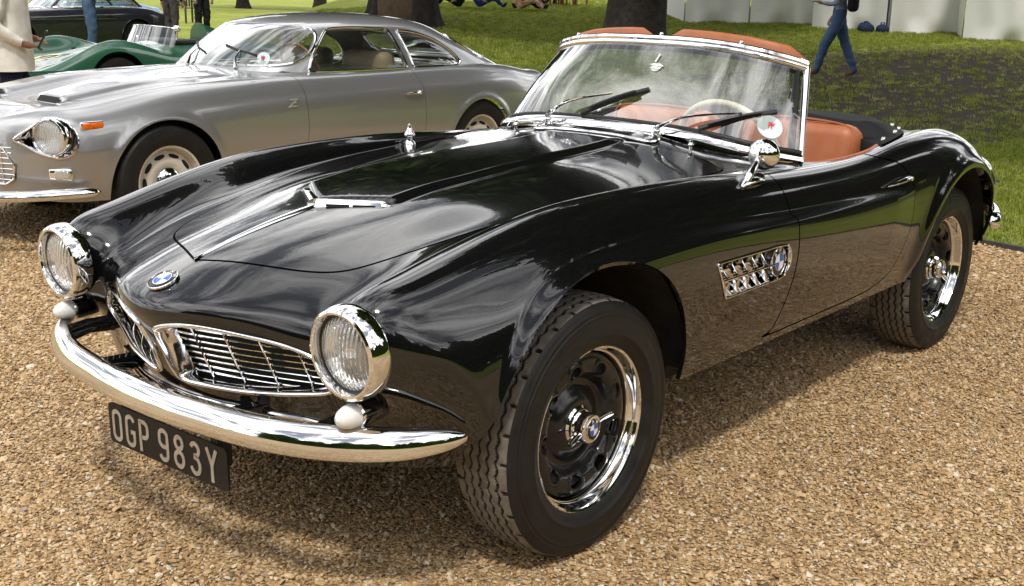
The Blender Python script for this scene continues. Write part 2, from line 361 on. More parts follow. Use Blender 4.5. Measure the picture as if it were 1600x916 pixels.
# ================================================================ black roadster
ROAD = tag(empty('roadster'), 'black open two-seat roadster with terracotta leather seats parked on the gravel in front', 'car')
def body_table():
    T = [
     # c0 bottom edge of the valance
     [(-.66,0,.35),(-.655,.16,.35),(-.635,.30,.35),(-.61,.40,.35),(-.59,.47,.35),(-.57,.53,.352),(-.545,.58,.355),(-.515,.63,.358),(-.485,.66,.36),(-.455,.685,.36),(-.43,.70,.36),(-.40,.71,.36),(-.37,.715,.36)],
     # c1 level of the grille's lower edge
     [(-.732,0,.475),(-.715,.15,.477),(-.668,.29,.477),(-.625,.40,.48),(-.60,.48,.485),(-.595,.545,.495),(-.585,.61,.505),(-.55,.67,.50),(-.51,.705,.487),(-.475,.728,.465),(-.445,.745,.435),(-.41,.753,.405),(-.365,.755,.372)],
     [(-.775,0,.58),(-.748,.15,.58),(-.695,.29,.577),(-.645,.41,.575),(-.622,.49,.58),(-.646,.552,.585),(-.648,.61,.578),(-.615,.675,.588),(-.55,.722,.56),(-.50,.75,.525),(-.455,.768,.475),(-.415,.775,.425),(-.36,.772,.375)],
     # c3 leading lip / lamp centre
     [(-.816,0,.668),(-.782,.15,.678),(-.715,.29,.670),(-.655,.41,.658),(-.628,.49,.665),(-.662,.548,.678),(-.672,.607,.675),(-.655,.668,.67),(-.585,.725,.652),(-.515,.76,.608),(-.465,.785,.54),(-.42,.79,.46),(-.36,.782,.38)],
     [(-.792,0,.716),(-.757,.15,.720),(-.69,.29,.712),(-.62,.405,.703),(-.59,.482,.722),(-.636,.545,.762),(-.652,.607,.779),(-.622,.672,.757),(-.552,.732,.70),(-.49,.772,.642),(-.445,.797,.56),(-.405,.80,.472),(-.355,.788,.38)],
     [(-.70,0,.758),(-.665,.155,.757),(-.60,.29,.748),(-.53,.40,.742),(-.495,.485,.757),(-.510,.553,.805),(-.522,.613,.822),(-.50,.679,.802),(-.45,.742,.738),(-.41,.785,.668),(-.38,.807,.575),(-.36,.808,.475),(-.34,.792,.38)],
     [(-.50,0,.821),(-.475,.158,.815),(-.43,.295,.799),(-.375,.40,.793),(-.345,.49,.803),(-.345,.566,.847),(-.35,.622,.862),(-.335,.69,.843),(-.30,.752,.785),(-.285,.795,.72),(-.275,.815,.62),(-.27,.815,.49),(-.27,.795,.38)]]
    X = [-.10,.12,.40,.70,.95,1.20,1.50,1.80,2.10,2.40,2.70,3.0]
    zc = spl([-.5,-.25,-.1,.12,.4,.7,.95,1.08,1.2,1.5,1.8,2.1,2.4,2.7,3.0],[.821,.872,.892,.911,.927,.938,.957,.985,.985,.96,.95,.948,.935,.89,.81])
    ye = spl([-.3,-.156,.008,.172,.4,.711,.924,1.2,1.5,2.1,3.0],[.41,.441,.481,.507,.54,.562,.582,.60,.61,.60,.50])
    ze = spl([-.3,-.156,.008,.172,.4,.711,.924,1.08,1.2,1.5,1.8,2.1,2.4,2.7,3.0],[.815,.833,.853,.868,.881,.894,.902,.918,.915,.90,.902,.92,.92,.87,.78])
    yc = spl([-.35,-.1,.12,.4,.7,.95,1.2,1.5,1.8,2.1,2.4,2.7,3.0],[.622,.638,.648,.662,.685,.703,.715,.722,.722,.712,.70,.665,.61])
    zf = spl([-.35,-.16,.01,.2,.48,.7,.95,1.2,1.5,1.8,2.1,2.3,2.5,2.7,3.0],[.862,.902,.922,.931,.932,.926,.910,.897,.892,.903,.931,.940,.928,.885,.78])
    ys = spl([-.3,0,.4,.95,1.5,1.9,2.2,2.5,2.8,3.0],[.797,.797,.798,.802,.808,.812,.826,.834,.815,.775])
    for x in X:
        e, cz, cy, fz, sy = float(ye(x)), float(zc(x)), float(yc(x)), float(zf(x)), float(ys(x)); ez = float(ze(x))
        v = lambda y: cz-(cz-ez)*(y/e)**2
        k = float(sstep(x, .9, 1.3))                                     # the valley fades into the door top
        r4 = (x, e+(cy-e)*.42, ez+(fz-ez)*(.42*k+.36*(1-k))); r5 = (x, e+(cy-e)*.74, ez+(fz-ez)*(.74*k+.83*(1-k)))
        T.append([(x,0,cz),(x,.16,v(.16)),(x,.30 if e > .45 else .29,v(.30)),(x,e,ez),r4,r5,(x,cy,fz),
                  (x,cy+(sy-cy)*.45,fz-.024),(x,cy+(sy-cy)*.80,fz-.075),(x,sy,fz-.15),(x,sy+.006,.645),(x,sy-.008,.49),(x,sy-.035,.377)])
    base = np.array(T[-1])
    for a in (25, 48, 68, 84):
        c = math.cos(rad(a))**.62; q = base.copy(); q[:, 0] = 3.0+.46*math.sin(rad(a)); q[:, 1] *= c; q[:, 2] = .50+(q[:, 2]-.50)*c
        T.append(q.tolist())
    return np.transpose(np.array(T), (1, 0, 2))
BT = body_table()
cs = np.concatenate([np.linspace(0, 6, 150, endpoint=False), np.linspace(6, 18, 360, endpoint=False), np.linspace(18, BT.shape[1]-1, 60)])
us = np.linspace(0, 12, 205)
S = loft(BT, us, cs)
NU, NT = S.shape[:2]
UU, TT = np.meshgrid(us, cs, indexing='ij')
# --- flare: the side below the crease stands proud, along the arch and back to the door
zb = spl([-.46,-.42,-.37,-.30,-.2,-.08,.1,.444,.978,1.5,1.9],[.35,.50,.625,.715,.772,.80,.811,.812,.789,.775,.765])
x, y, z = S[..., 0], S[..., 1], S[..., 2]
dx = (zb(x+.005)-zb(x-.005))/.01
ind = (zb(x)-z)/np.sqrt(1+dx**2)
amp = .036*(.55+.45*sstep(x, -.36, -.02))*(1-.60*sstep(x, .35, 1.9))*(1-sstep(x, 1.75, 2.0))
prof = sstep(ind, -.016, .026)*(1-.55*sstep(ind, .03, .30))
y = y+amp*prof*sstep(UU, 6.9, 7.8)*(x > -.46)*sstep(x, -.46, -.40)
# --- rear arch lip
ra = np.sqrt((x-2.475)**2+((z-.36)*1.0)**2)
y = y+.020*np.exp(-((ra-.447)/.035)**2)*sstep(UU, 6.6, 8.2)*sstep(z, .36, .5)
# --- bonnet bulge behind the scoop
hw = .180-.026*sstep(x, -.1, .95)
blg = sstep(hw-y, -.014, .014)*sstep(x-(-.262+.66*y), -.012, .016)*(1-sstep(x, .90, 1.02))*(UU < 3)
z = z+.017*blg
S = np.stack([x, y, z], -1)
A0 = np.concatenate([S.reshape(-1, 3), UU.reshape(-1, 1), TT.reshape(-1, 1)], 1); F0 = gridtris(NU, NT)[:, ::-1].copy()
# drop triangles of zero size on the centre line
SURF_V = A0[:, :3]; SURF_N = vnormals(SURF_V, F0)
def on_surf(p, mask=None, off=0.0):
    """nearest point of the body skin (right half) and its normal"""
    D = ((SURF_V-np.asarray(p))**2).sum(1)
    if mask is not None: D = np.where(mask, D, 1e9)
    i = int(np.argmin(D)); return SURF_V[i]+SURF_N[i]*off, SURF_N[i]
MF = TT.ravel() < 5.0; MTOP = (UU.ravel() < 6.5) & (TT.ravel() > 4.0); MSIDE = UU.ravel() > 6.0
from_front = lambda yy, zz: SURF_V[np.argmin(np.where(MF, (SURF_V[:, 1]-abs(yy))**2+(SURF_V[:, 2]-zz)**2, 9))]
from_side = lambda xx, zz: SURF_V[np.argmin(np.where(MSIDE, (SURF_V[:, 0]-xx)**2+(SURF_V[:, 2]-zz)**2, 9))]
from_top = lambda xx, yy: SURF_V[np.argmin(np.where(MTOP, (SURF_V[:, 0]-xx)**2+(SURF_V[:, 1]-abs(yy))**2, 9))]
# --- regions
BON = catmull([(-.653,0),(-.637,.045),(-.61,.114),(-.579,.188),(-.536,.27),(-.485,.335),(-.42,.375),(-.303,.412),(-.156,.445),(.008,.481),(.172,.509),(.4,.541),(.711,.563),(.89,.578),(.93,.574),(.945,.55),(.985,.45),(.985,.35),(.975,.2),(.97,.0)], 6)
BON = np.array([(p[0], p[1]) for p in BON]+[(.97,-.2),(-.653,-.2)])
DOOR = np.array(catmull([(.968,.99),(.968,.911),(.979,.779),(.990,.612),(.975,.52),(.93,.425),(.895,.405),(1.3,.405),(1.60,.408),(1.74,.425),(1.85,.475),(1.93,.60),(1.945,.72),(1.92,.80),(1.85,.86),(1.72,.893),(1.64,.93),(1.62,.99)], 6, True))
KID = np.array(catmull([(.042,.640),(.10,.657),(.175,.661),(.30,.650),(.385,.635),(.436,.616),(.478,.585),(.488,.556),(.462,.530),(.38,.512),(.28,.500),(.13,.494),(.05,.496),(.028,.525),(.024,.585),(.030,.622)], 5, True))
SLOT = np.array(catmull([(.03,.442),(.15,.446),(.30,.446),(.40,.444),(.44,.43),(.40,.412),(.30,.405),(.15,.403),(.03,.404)], 4, True))
VENT = np.array(catmull([(.492,.716),(.60,.7155),(.75,.713),(.86,.711),(.915,.700),(.940,.658),(.925,.615),(.88,.603),(.76,.601),(.64,.600),(.575,.600),(.558,.607),(.523,.66),(.489,.708)], 4, True))
COCK = [(1.13,0),(1.145,.30),(1.165,.45),(1.20,.545),(1.26,.625),(1.34,.668),(1.45,.685),(1.60,.690),(1.72,.692),(1.84,.685),(1.95,.655),(2.01,.57),(2.04,.4),(2.05,0)]
COCK = np.array([(p[0], p[1]) for p in catmull(COCK, 6)]+[(2.05,-.2),(1.13,-.2)])
def sd_bon(A): return np.where((A[:, 3] < 5.6) & (A[:, 4] > 4.2), sdpoly(A[:, 0], A[:, 1], BON), -.1)
def sd_door(A): return np.where(A[:, 3] > 5.3, sdpoly(A[:, 0], A[:, 2], DOOR), -.1)
def sd_kid(A): return np.where(A[:, 4] < 4.2, sdpoly(A[:, 1], A[:, 2], KID), -.1)
def sd_slot(A): return np.where(A[:, 4] < 2.2, sdpoly(A[:, 1], A[:, 2], SLOT), -.1)
def sd_vent(A): return np.where(A[:, 3] > 7.5, sdpoly(A[:, 0], A[:, 2], VENT), -.1)
def sd_cock(A): return np.where(A[:, 2] > .7, sdpoly(A[:, 0], A[:, 1], COCK), -.1)
def sd_arch(A):
    dxx = A[:, 0]/np.where(A[:, 0] < 0, .443, .412); dz = (A[:, 2]-.36)/np.where(A[:, 2] < .36, .7, .438)
    f = np.where(A[:, 3] > 5.5, (np.sqrt(dxx**2+dz**2)-1)*.43, .2)
    dx2 = (A[:, 0]-2.475)/.442; dz2 = (A[:, 2]-.36)/np.where(A[:, 2] < .36, .7, .425)
    return np.minimum(f, np.where((A[:, 3] > 5.5), (np.sqrt(dx2**2+dz2**2)-1)*.43, .2))
A, F = A0, F0
for fn, sgn, g in ((sd_arch, 1, 0), (sd_kid, -1, 0), (sd_slot, -1, 0), (sd_cock, -1, 0), (sd_vent, -1, 0)):
    A, F = clip(A, F, sgn*fn(A)-g)
rest = (A, F)
bonA, bonF = clip(A, F, sd_bon(A)-.0030)
A, F = clip(A, F, -sd_bon(A)-.0030)
doorA, doorF = clip(A, F, sd_door(A)-.0030)
A, F = clip(A, F, -sd_door(A)-.0030)
onmid = lambda V: np.abs(V[:, 1]) < 1e-4
V, G = flange(A[:, :3], F, .014, onmid); V, G = mirror_join(V, G); mobj('body', V, G, BLACK, ROAD)
V, G = flange(bonA[:, :3], bonF, .014, onmid); V, G = mirror_join(V, G)
V[:, 2] += .0008; BONNET = mobj('bonnet', V, G, BLACK, ROAD)
V, G = flange(doorA[:, :3], doorF, .02, onmid); V[:, 1] += .0006
DOORR = mobj('door', V, G, BLACK, ROAD); V2 = V.copy(); V2[:, 1] *= -1
DOORL = mobj('door', V2, G[:, ::-1].copy(), BLACK, ROAD)
# dark backing under the gaps, wheel wells and floor
b = MB(); b.box((1.24, 0, .37), (1.56, 1.40, .04)); b.box((1.50, 0, .372), (3.3, .84, .05))
for sx, rr in ((0, .455), (2.475, .46)):
    for sg in (-1, 1):
        prof = [(sx-rr*math.cos(t), .36+rr*math.sin(t)) for t in np.linspace(.55 if sx == 0 else .05, math.pi-.08, 20)]
        Vw = [(p[0], sg*yy, p[1]) for yy in (.42, .775) for p in prof]
        b.add(Vw, [(i, i+1, i+21, i+20) for i in range(19)]); b.add([(p[0], sg*.42, p[1]) for p in prof], [tuple(range(20))])
b.build('underbody', UNDER, ROAD, smooth=False)
b = MB(); back = SURF_V-SURF_N*.022
A, F = rest; 
Vb = A[:, :3]-vnormals(A[:, :3], F)*.018
for sdf in (sd_bon, sd_door):
    s_ = np.abs(sdf(A)); keep = (s_[F] < .02).all(1); 
    V, G = mirror_join(Vb, F[keep]); b.add(V, G)
b.build('shut_line_channel', DARK, ROAD)
def frameM(o, n, up=(0, 0, 1)):
    """matrix whose local +y is n (outward), local z near up"""
    n = Vector(n).normalized(); z_ = Vector(up); xx = n.cross(z_).normalized(); z_ = xx.cross(n).normalized()
    m = Matrix((xx, n, z_)).transposed().to_4x4(); m.translation = Vector(o); return m
FONT = {}
def text_mesh(txt, size, ext=.0008):
    cu = bpy.data.curves.new('t', 'FONT'); cu.body = txt; cu.size = size; cu.extrude = ext; cu.align_x = 'CENTER'; cu.align_y = 'CENTER'; cu.resolution_u = 3
    o = bpy.data.objects.new('t', cu); COL.objects.link(o); dg = bpy.context.evaluated_depsgraph_get()
    me = bpy.data.meshes.new_from_object(o.evaluated_get(dg)); V = [v.co.copy() for v in me.vertices]; F = [tuple(p.vertices) for p in me.polygons]
    bpy.data.objects.remove(o); bpy.data.meshes.remove(me); return V, F
def roundel(name, parent, Mx, R, chrome_ring=True, letters=True, ang=0):
    """round enamel badge; Mx: local +y is outward, local z up"""
    b = MB(); b.lathe([(0, 0), (R*.98, 0), (R, R*.06), (R*.97, R*.15), (R*.93, R*.17), (R*.91, R*.12), (0, R*.12)], 40, Mx)
    root = b.build(name, CHROME, parent)
    b = MB(); b.lathe([(R*.90, R*.125), (R*.90, R*.14), (R*.60, R*.17), (R*.58, R*.13)], 40, Mx); b.build('badge_ring', ENBLACK, root)
    for k in range(4):
        th = np.linspace(k*math.pi/2, (k+1)*math.pi/2, 9)+ang; rr = R*.575
        V = [(0, R*.185, 0)]+[(rr*math.cos(t), R*.15, rr*math.sin(t)) for t in th]
        mobj('badge_quarter', [Mx @ Vector(v) for v in V], [(0, i+1, i+2) for i in range(8)][::1], BLUE if k % 2 else WHITE, root, False)
    b = MB(); b.lathe([(R*.60, R*.14), (R*.60, R*.19), (R*.57, R*.19), (R*.57, R*.14)], 32, Mx); b.build('badge_rim', CHROME, root)
    if letters:
        b = MB()
        for ch, a in (('B', 135), ('M', 90), ('W', 45)):
            V, F = text_mesh(ch, R*.36, R*.01); a = rad(a)
            V = [Mx @ Vector((-(math.cos(a)*R*.755+(v.x*math.cos(a-math.pi/2)-v.y*math.sin(a-math.pi/2))), R*.165+v.z, math.sin(a)*R*.755+(v.x*math.sin(a-math.pi/2)+v.y*math.cos(a-math.pi/2)))) for v in V]
            b.add(V, F)
        b.build('badge_letters', WHITE, root)
    return root
FWD = Matrix.Rotation(math.pi/2, 4, 'Z')        # local +y -> -x
# ---------------------------------------------------------------- head lamps and side lamps
def lamp_glass(name):
    m = glass_mat(name, (.97, .98, .97)); nt = m.node_tree; o = objco(nt)
    for n in nt.nodes:
        if n.type == 'MAP_RANGE' and n.inputs[4].default_value < .1: n.inputs[3].default_value = .12; n.inputs[4].default_value = .22
        if n.type == 'BSDF_DIFFUSE': n.inputs[0].default_value = (.85, .85, .84, 1)
    wv = tex(nt, 'ShaderNodeTexWave', o, Scale=28.0, Distortion=.4); wv.wave_type = 'BANDS'; wv.bands_direction = 'Y'
    bp = nt.nodes.new('ShaderNodeBump'); bp.inputs['Strength'].default_value = .6; bp.inputs['Distance'].default_value = .005
    nt.links.new(wv.outputs['Fac'], bp.inputs['Height'])
    for n in nt.nodes:
        if n.type in ('BSDF_GLOSSY', 'FRESNEL'): nt.links.new(bp.outputs[0], n.inputs['Normal'])
    return m
LGLASS = lamp_glass('lamp_glass')
def refl_build(nt, b):
    o = objco(nt); wv = tex(nt, 'ShaderNodeTexWave', o, Scale=30.0, Distortion=.6); wv.wave_type = 'BANDS'; wv.bands_direction = 'Y'
    wv.inputs['Detail'].default_value = 1
    bump(nt, b, wv.outputs['Fac'], .5, .004)
REFL = mat('lamp_reflector', (.93, .93, .92), .38, .75, build=refl_build)
HL = (-.683, .607, .675)
for sg in (-1, 1):
    Mx = Matrix.Translation((HL[0], sg*HL[1], HL[2])) @ Matrix.Rotation(rad(-3), 4, 'Y') @ FWD
    b = MB(); b.lathe([(.106, -.030), (.1095, -.022), (.1105, -.008), (.1085, .010), (.104, .021), (.0975, .0245), (.0925, .0235), (.0895, .016), (.0885, .004)], 64, Mx)
    hl = b.build('headlight', CHROME, ROAD)
    b = MB(); b.lathe([(.0885, .006), (.083, .004), (.082, -.004)], 48, Mx); b.build('lamp_seal', SEAL, hl)
    b = MB(); b.lathe([(.0001, -.062), (.02, -.060), (.045, -.048), (.068, -.026), (.086, .002)], 64, Mx); b.build('reflector', REFL, hl)
    b = MB(); b.lathe([(.0001, .026), (.03, .0245), (.055, .019), (.075, .010), (.0865, .002)], 64, Mx); b.build('lens', LGLASS, hl)
    b = MB(); b.lathe([(.0001, .004), (.012, .002), (.016, -.012), (.016, -.05)], 20, Mx); b.build('bulb_shield', CHROME, hl)
    # side lamp
    Mx = Matrix.Translation((-.672, sg*.612, .529)) @ FWD
    b = MB(); b.lathe([(.0305, -.004), (.031, -.02), (.029, -.06), (.022, -.10), (.008, -.13)], 32, Mx)
    sl = b.build('side_lamp', BLACK, ROAD)
    b = MB(); b.lathe([(.0295, -.004), (.030, .0), (.0295, .006), (.027, .022), (.021, .038), (.012, .048), (.0001, .051)], 32, Mx); b.build('lens', LENSW, sl)
    b = MB(); b.lathe([(.0313, -.008), (.032, -.003), (.0303, .001)], 32, Mx); b.build('bezel', CHROME, sl)
# ---------------------------------------------------------------- twin grille
def plan_x(yy): return float(np.interp(abs(yy), *_PL))
_pp = [from_front(q, .56) for q in np.linspace(.0, .50, 26)]; _PL = ([p[1] for p in _pp], [p[0] for p in _pp])
def nose_x(yy, zz): return float(from_front(yy, zz)[0])
def smooth_closed(a, it=6):
    a = np.array(a)
    for _ in range(it): a = .25*np.roll(a, 1, 0)+.5*a+.25*np.roll(a, -1, 0)
    return a
KC = KID.mean(0)
def inset(poly, dl, lo=.0):
    poly = np.asarray(poly); t = np.roll(poly, -1, 0)-np.roll(poly, 1, 0); t /= np.linalg.norm(t, axis=1, keepdims=True)+1e-9
    nn = np.stack([-t[:, 1], t[:, 0]], 1); area = np.sum(poly[:, 0]*np.roll(poly[:, 1], -1)-poly[:, 1]*np.roll(poly[:, 0], -1))
    return poly+nn*dl*(1 if area > 0 else -1)
for sg in (-1, 1):
    outer = np.array([(nose_x(p[0], p[1]), p[0], p[1]) for p in KID]); outer[:, 0] = smooth_closed(outer[:, :1], 5)[:, 0]
    wide = np.clip((.12-KID[:, 0])/.1, 0, 1)
    n_ = len(KID); rings = []
    for dl, dep in ((-.005, .000), (-.005, -.005), (-.001, -.008), (.003, -.006), (.006, -.000), (.008, .020), (.010, .045)):
        q = inset(KID, dl) if dl < 0 else np.array(inset(KID, dl))
        q = q+np.stack([wide*max(dl, 0)*1.6, np.zeros(n_)], 1)
        xx = outer[:, 0]+dep*(1+.0*wide)
        rings.append(np.stack([xx, sg*q[:, 0], q[:, 1]], 1))
    V = np.concatenate(rings); F = []
    for i in range(len(rings)-1):
        for j in range(n_):
            j2 = (j+1) % n_; f = (i*n_+j, i*n_+j2, (i+1)*n_+j2, (i+1)*n_+j); F.append(f if sg > 0 else f[::-1])
    kg = mobj('kidney_grille', V, F, CHROME, ROAD)
    # back plate
    q = inset(KID, .004); V = [(outer[i, 0]+.055, sg*q[i, 0], q[i, 1]) for i in range(n_)]
    mobj('grille_backing', V, [tuple(range(n_))], DARK, kg, False)
    zs = np.linspace(.515, .640, 8)
    inn = inset(KID, .012)
    for zz in zs:
        ys_ = [yy for yy in np.linspace(.03, .49, 90) if sdpoly(np.array([yy]), np.array([zz]), inn)[0] > -.004]
        if len(ys_) < 4: continue
        yy = np.linspace(ys_[0], ys_[-1], 12); lean = (zz-.575)*-.42
        pts = [(plan_x(t)+.034+lean, sg*t, zz) for t in yy]
        b = MB(); b.tube(pts, .0018, 6, flat=1.6); b.build('grille_bar', CHROME, kg)
    for yy in (.115, .205, .295, .385):
        zz_ = [zz for zz in np.linspace(.49, .67, 60) if sdpoly(np.array([yy]), np.array([zz]), inn)[0] > -.003]
        b = MB(); b.tube([(plan_x(yy)+.028+(q_-.575)*-.42, sg*(yy), q_) for q_ in np.linspace(zz_[0], zz_[-1], 6)], .0026, 6); b.build('grille_upright', CHROME, kg)
# lower slot grille, one frame over both halves
b = MB()
full = [(p[0], p[1]) for p in SLOT if p[0] > .05]
top = [(t, .4445) for t in np.linspace(-.41, .41, 30)]
for sgz, off in ((1, 0),):
    pts = [(nose_x(t, .445)-.004, t, .447) for t in np.linspace(-.42, .42, 30)]
    pts += [(nose_x(t, .405)-.004, t, .402) for t in np.linspace(.42, -.42, 30)]
b.tube(pts, .006, 8, closed=True); sg_ = b.build('lower_grille', CHROME, ROAD)
for zz in (.411, .418, .425, .432, .439):
    b = MB(); b.tube([(nose_x(t, .425)+.018, t, zz) for t in np.linspace(-.43, .43, 30)], .0022, 6); b.build('grille_bar', CHROME, sg_)
b = MB(); V = []
for t in np.linspace(-.45, .45, 24): V += [(nose_x(t, .425)+.045, t, .39), (nose_x(t, .425)+.045, t, .46)]
b.add(V, [(2*i, 2*i+1, 2*i+3, 2*i+2) for i in range(23)]); b.build('grille_backing', DARK, sg_)
# ---------------------------------------------------------------- bumpers
half = [(-.835, 0), (-.832, .10), (-.822, .2), (-.79, .4), (-.725, .565), (-.63, .685), (-.545, .745), (-.495, .768), (-.478, .773)]
pth = catmull([(a, -b_) for a, b_ in half[::-1]]+half[1:], 8)
def blade(path, z0, sect, endtaper=.06, zf=None):
    P_ = [np.array((p[0], p[1])) for p in path]; n = len(P_); V = []; F = []; k = len(sect)
    s_ = np.concatenate([[0], np.cumsum([np.linalg.norm(P_[i+1]-P_[i]) for i in range(n-1)])]); Lq = s_[-1]
    for i in range(n):
        t = P_[min(i+1, n-1)]-P_[max(i-1, 0)]; t /= np.linalg.norm(t); nn = np.array((-t[1], t[0]))
        e = min(s_[i], Lq-s_[i]); sc_ = math.sqrt(max(1-(1-min(e/endtaper, 1))**2, .0))*.92+.08
        for (o, h) in sect: V.append((P_[i][0]+nn[0]*o*sc_, P_[i][1]+nn[1]*o*sc_, z0+h*sc_))
    for i in range(n-1):
        for j in range(k): F.append((i*k+j, i*k+(j+1) % k, (i+1)*k+(j+1) % k, (i+1)*k+j))
    F.append(tuple(range(k))[::-1]); F.append(tuple((n-1)*k+q for q in range(k))); return V, F
ROT_ = rad(20)
SECT = [(.0+.026*math.cos(t)*(1.25 if math.cos(t) > 0 else .75), .041*math.copysign(abs(math.sin(t))**.85, math.sin(t))) for t in np.linspace(0, 2*math.pi, 26)[:-1]]
SECT = [(o*math.cos(ROT_)-h*math.sin(ROT_)*SGN, h*math.cos(ROT_)+o*math.sin(ROT_)*SGN) for o, h in SECT for SGN in (1,)]
V, F = blade(pth, .468, SECT, .26)
BUMP = mobj('front_bumper', V, F, CHROME, ROAD); 
for sg in (-1, 1):
    b = MB(); b.tube([(-.805, sg*.27, .462), (-.70, sg*.275, .455), (-.45, sg*.30, .44)], [.016, .016, .018], 8, flat=1.6); b.build('bumper_bracket', BLACK, BUMP)
    b = MB(); b.tube([(-.735, sg*.545, .478), (-.66, sg*.545, .49), (-.56, sg*.52, .49)], [.022, .018, .02], 8, flat=1.3); b.build('bumper_bracket', BLACK, BUMP)
halfr = [(3.56, 0), (3.54, .2), (3.44, .40), (3.26, .62), (3.04, .765), (2.86, .835), (2.76, .850)]
V, F = blade(catmull([(a, b_) for a, b_ in halfr[::-1]]+[(a, -b_) for a, b_ in halfr[1:]], 6), .52, SECT, .08); RB = mobj('rear_bumper', V, F, CHROME, ROAD)
for sg in (-1, 1):
    b = MB(); b.tube([(3.5, sg*.35, .52), (3.2, sg*.35, .5)], .018, 8); b.build('bumper_bracket', BLACK, RB)
    Mx = Matrix.Translation((3.30, sg*.47, .66)) @ Matrix.Rotation(-math.pi/2, 4, 'Z')
    b = MB(); b.lathe([(.045, -.05), (.047, .0), (.042, .03), (.03, .055), (.0001, .065)], 24, Mx); b.build('tail_lamp', mat('red_lens', (.4, .01, .01), .15, build=mottled((.36, .01, .01), (.44, .015, .012), 30)), ROAD)
# ---------------------------------------------------------------- number plate
b = MB(); Wp, Hp = .53, .112
def rrect(w_, h_, r_, n=5):
    o = []
    for cx, cy, a0 in ((w_/2-r_, h_/2-r_, 0), (-w_/2+r_, h_/2-r_, 90), (-w_/2+r_, -h_/2+r_, 180), (w_/2-r_, -h_/2+r_, 270)):
        for k in range(n): a = rad(a0+90*k/(n-1)); o.append((cx+r_*math.cos(a), cy+r_*math.sin(a)))
    return o
RRP = rrect(Wp, Hp, .014); k_ = len(RRP)
Mp = Matrix.Translation((-.765, .003, .312)) @ Matrix.Rotation(rad(-1.5), 4, 'X') @ Matrix((( 0, 0, -1, 0), (-1, 0, 0, 0), (0, 1, 0, 0), (0, 0, 0, 1)))
V = [Mp @ Vector((p[0], p[1], .003)) for p in RRP]+[Mp @ Vector((p[0], p[1], -.003)) for p in RRP]
F = [tuple(range(k_)), tuple(range(2*k_-1, k_-1, -1))]+[(i, i+k_, (i+1) % k_+k_, (i+1) % k_) for i in range(k_)]
NPL = mobj('number_plate', V, F, PLATE, ROAD, False)
def arc(cx, cy, rx, ry, a0, a1, n=9): return [(cx+rx*math.cos(rad(a0+(a1-a0)*i/(n-1))), cy+ry*math.sin(rad(a0+(a1-a0)*i/(n-1)))) for i in range(n)]
GL = {}
w0, h0 = .5, .5
GL['O'] = [arc(0, .62, .38, .38, 0, 180)+arc(0, -.62, .38, .38, 180, 360)+[(.38, .62)]]
GL['G'] = [arc(0, .62, .38, .38, 10, 180)+arc(0, -.62, .38, .38, 180, 360)+[(.38, -.05), (.02, -.05)]]
GL['P'] = [[(-.36, -1.1), (-.36, .93), (-.36, .98), (-.3, 1.0)]+arc(.0, .62, .38, .38, 90, 0)+arc(0, .30, .38, .38, 0, -90)+[(-.3, -.08)]]
GL['9'] = [arc(0, .62, .38, .38, 0, 180)+arc(0, .28, .38, .38, 180, 270)+[(.38, -.10)], [(.38, .62)]+arc(0, -.62, .38, .38, 0, -165)]
GL['8'] = [arc(0, .60, .34, .40, -90, 270, 17), arc(0, -.50, .40, .50, 90, 450, 17)]
GL['3'] = [arc(0, .60, .36, .40, 160, -90, 13)+arc(0, -.46, .40, .54, 90, -165, 15)]
GL['Y'] = [[(-.42, 1.1), (0, .02), (0, -1.1)], [(.42, 1.1), (0, .02)]]
xs_ = [-.2235, -.159, -.095, -.005, .064, .133, .203]
for ch, xx in zip('OGP983Y', xs_):
    b = MB()
    for i, st in enumerate(GL[ch]):
        st = [(xx+p[0]*.0465, p[1]*.0395-.002) for p in st]; V, F = stroke(st, .0115, .003, .0016+.0003*i); b.add([Mp @ Vector(v) for v in V], F)
    b.build('plate_character', DIGIT, NPL, False)
for yq in (.2, -.2): b = MB(); b.box((-.74, yq, .36), (.04, .03, .10)); b.build('plate_bracket', UNDER, NPL)
# ---------------------------------------------------------------- bonnet trim
def top_z(xx, yy): return float(from_top(xx, yy)[2])
zl = spl([-.656, -.5, -.4, -.3, -.262], [top_z(-.656, 0)-.001, top_z(-.5, 0), top_z(-.4, 0), top_z(-.3, 0), top_z(-.285, 0)+.004])
b = MB(); V = []; xs2 = np.linspace(-.656, -.245, 14)
zsp = np.polyfit([-.656, -.5, -.4, -.3], [top_z(q, 0) for q in (-.656, -.5, -.4, -.3)], 2)
for xx in xs2:
    hw_ = .003+.012*((xx+.656)/.41)**1.2; z0 = np.polyval(zsp, xx); V += [(xx, -hw_, z0-.004), (xx, -hw_*.9, z0+.004), (xx, 0, z0+.0075), (xx, hw_*.9, z0+.004), (xx, hw_, z0-.004)]
zt = np.polyval(zsp, -.245)
for xx, hw_, zz in ((-.225, .010, zt+.010), (-.19, .004, zt+.014), (-.165, .001, zt+.015)): V += [(xx, -hw_, zz-.012), (xx, -hw_*.9, zz), (xx, 0, zz+.003), (xx, hw_*.9, zz), (xx, hw_, zz-.012)]
n5 = len(V)//5; F = [(5*i+j, 5*i+j+1, 5*i+j+6, 5*i+j+5) for i in range(n5-1) for j in range(4)]; F.append((0, 1, 2, 3, 4))
mobj('bonnet_spear', V, F, CHROME, BONNET)
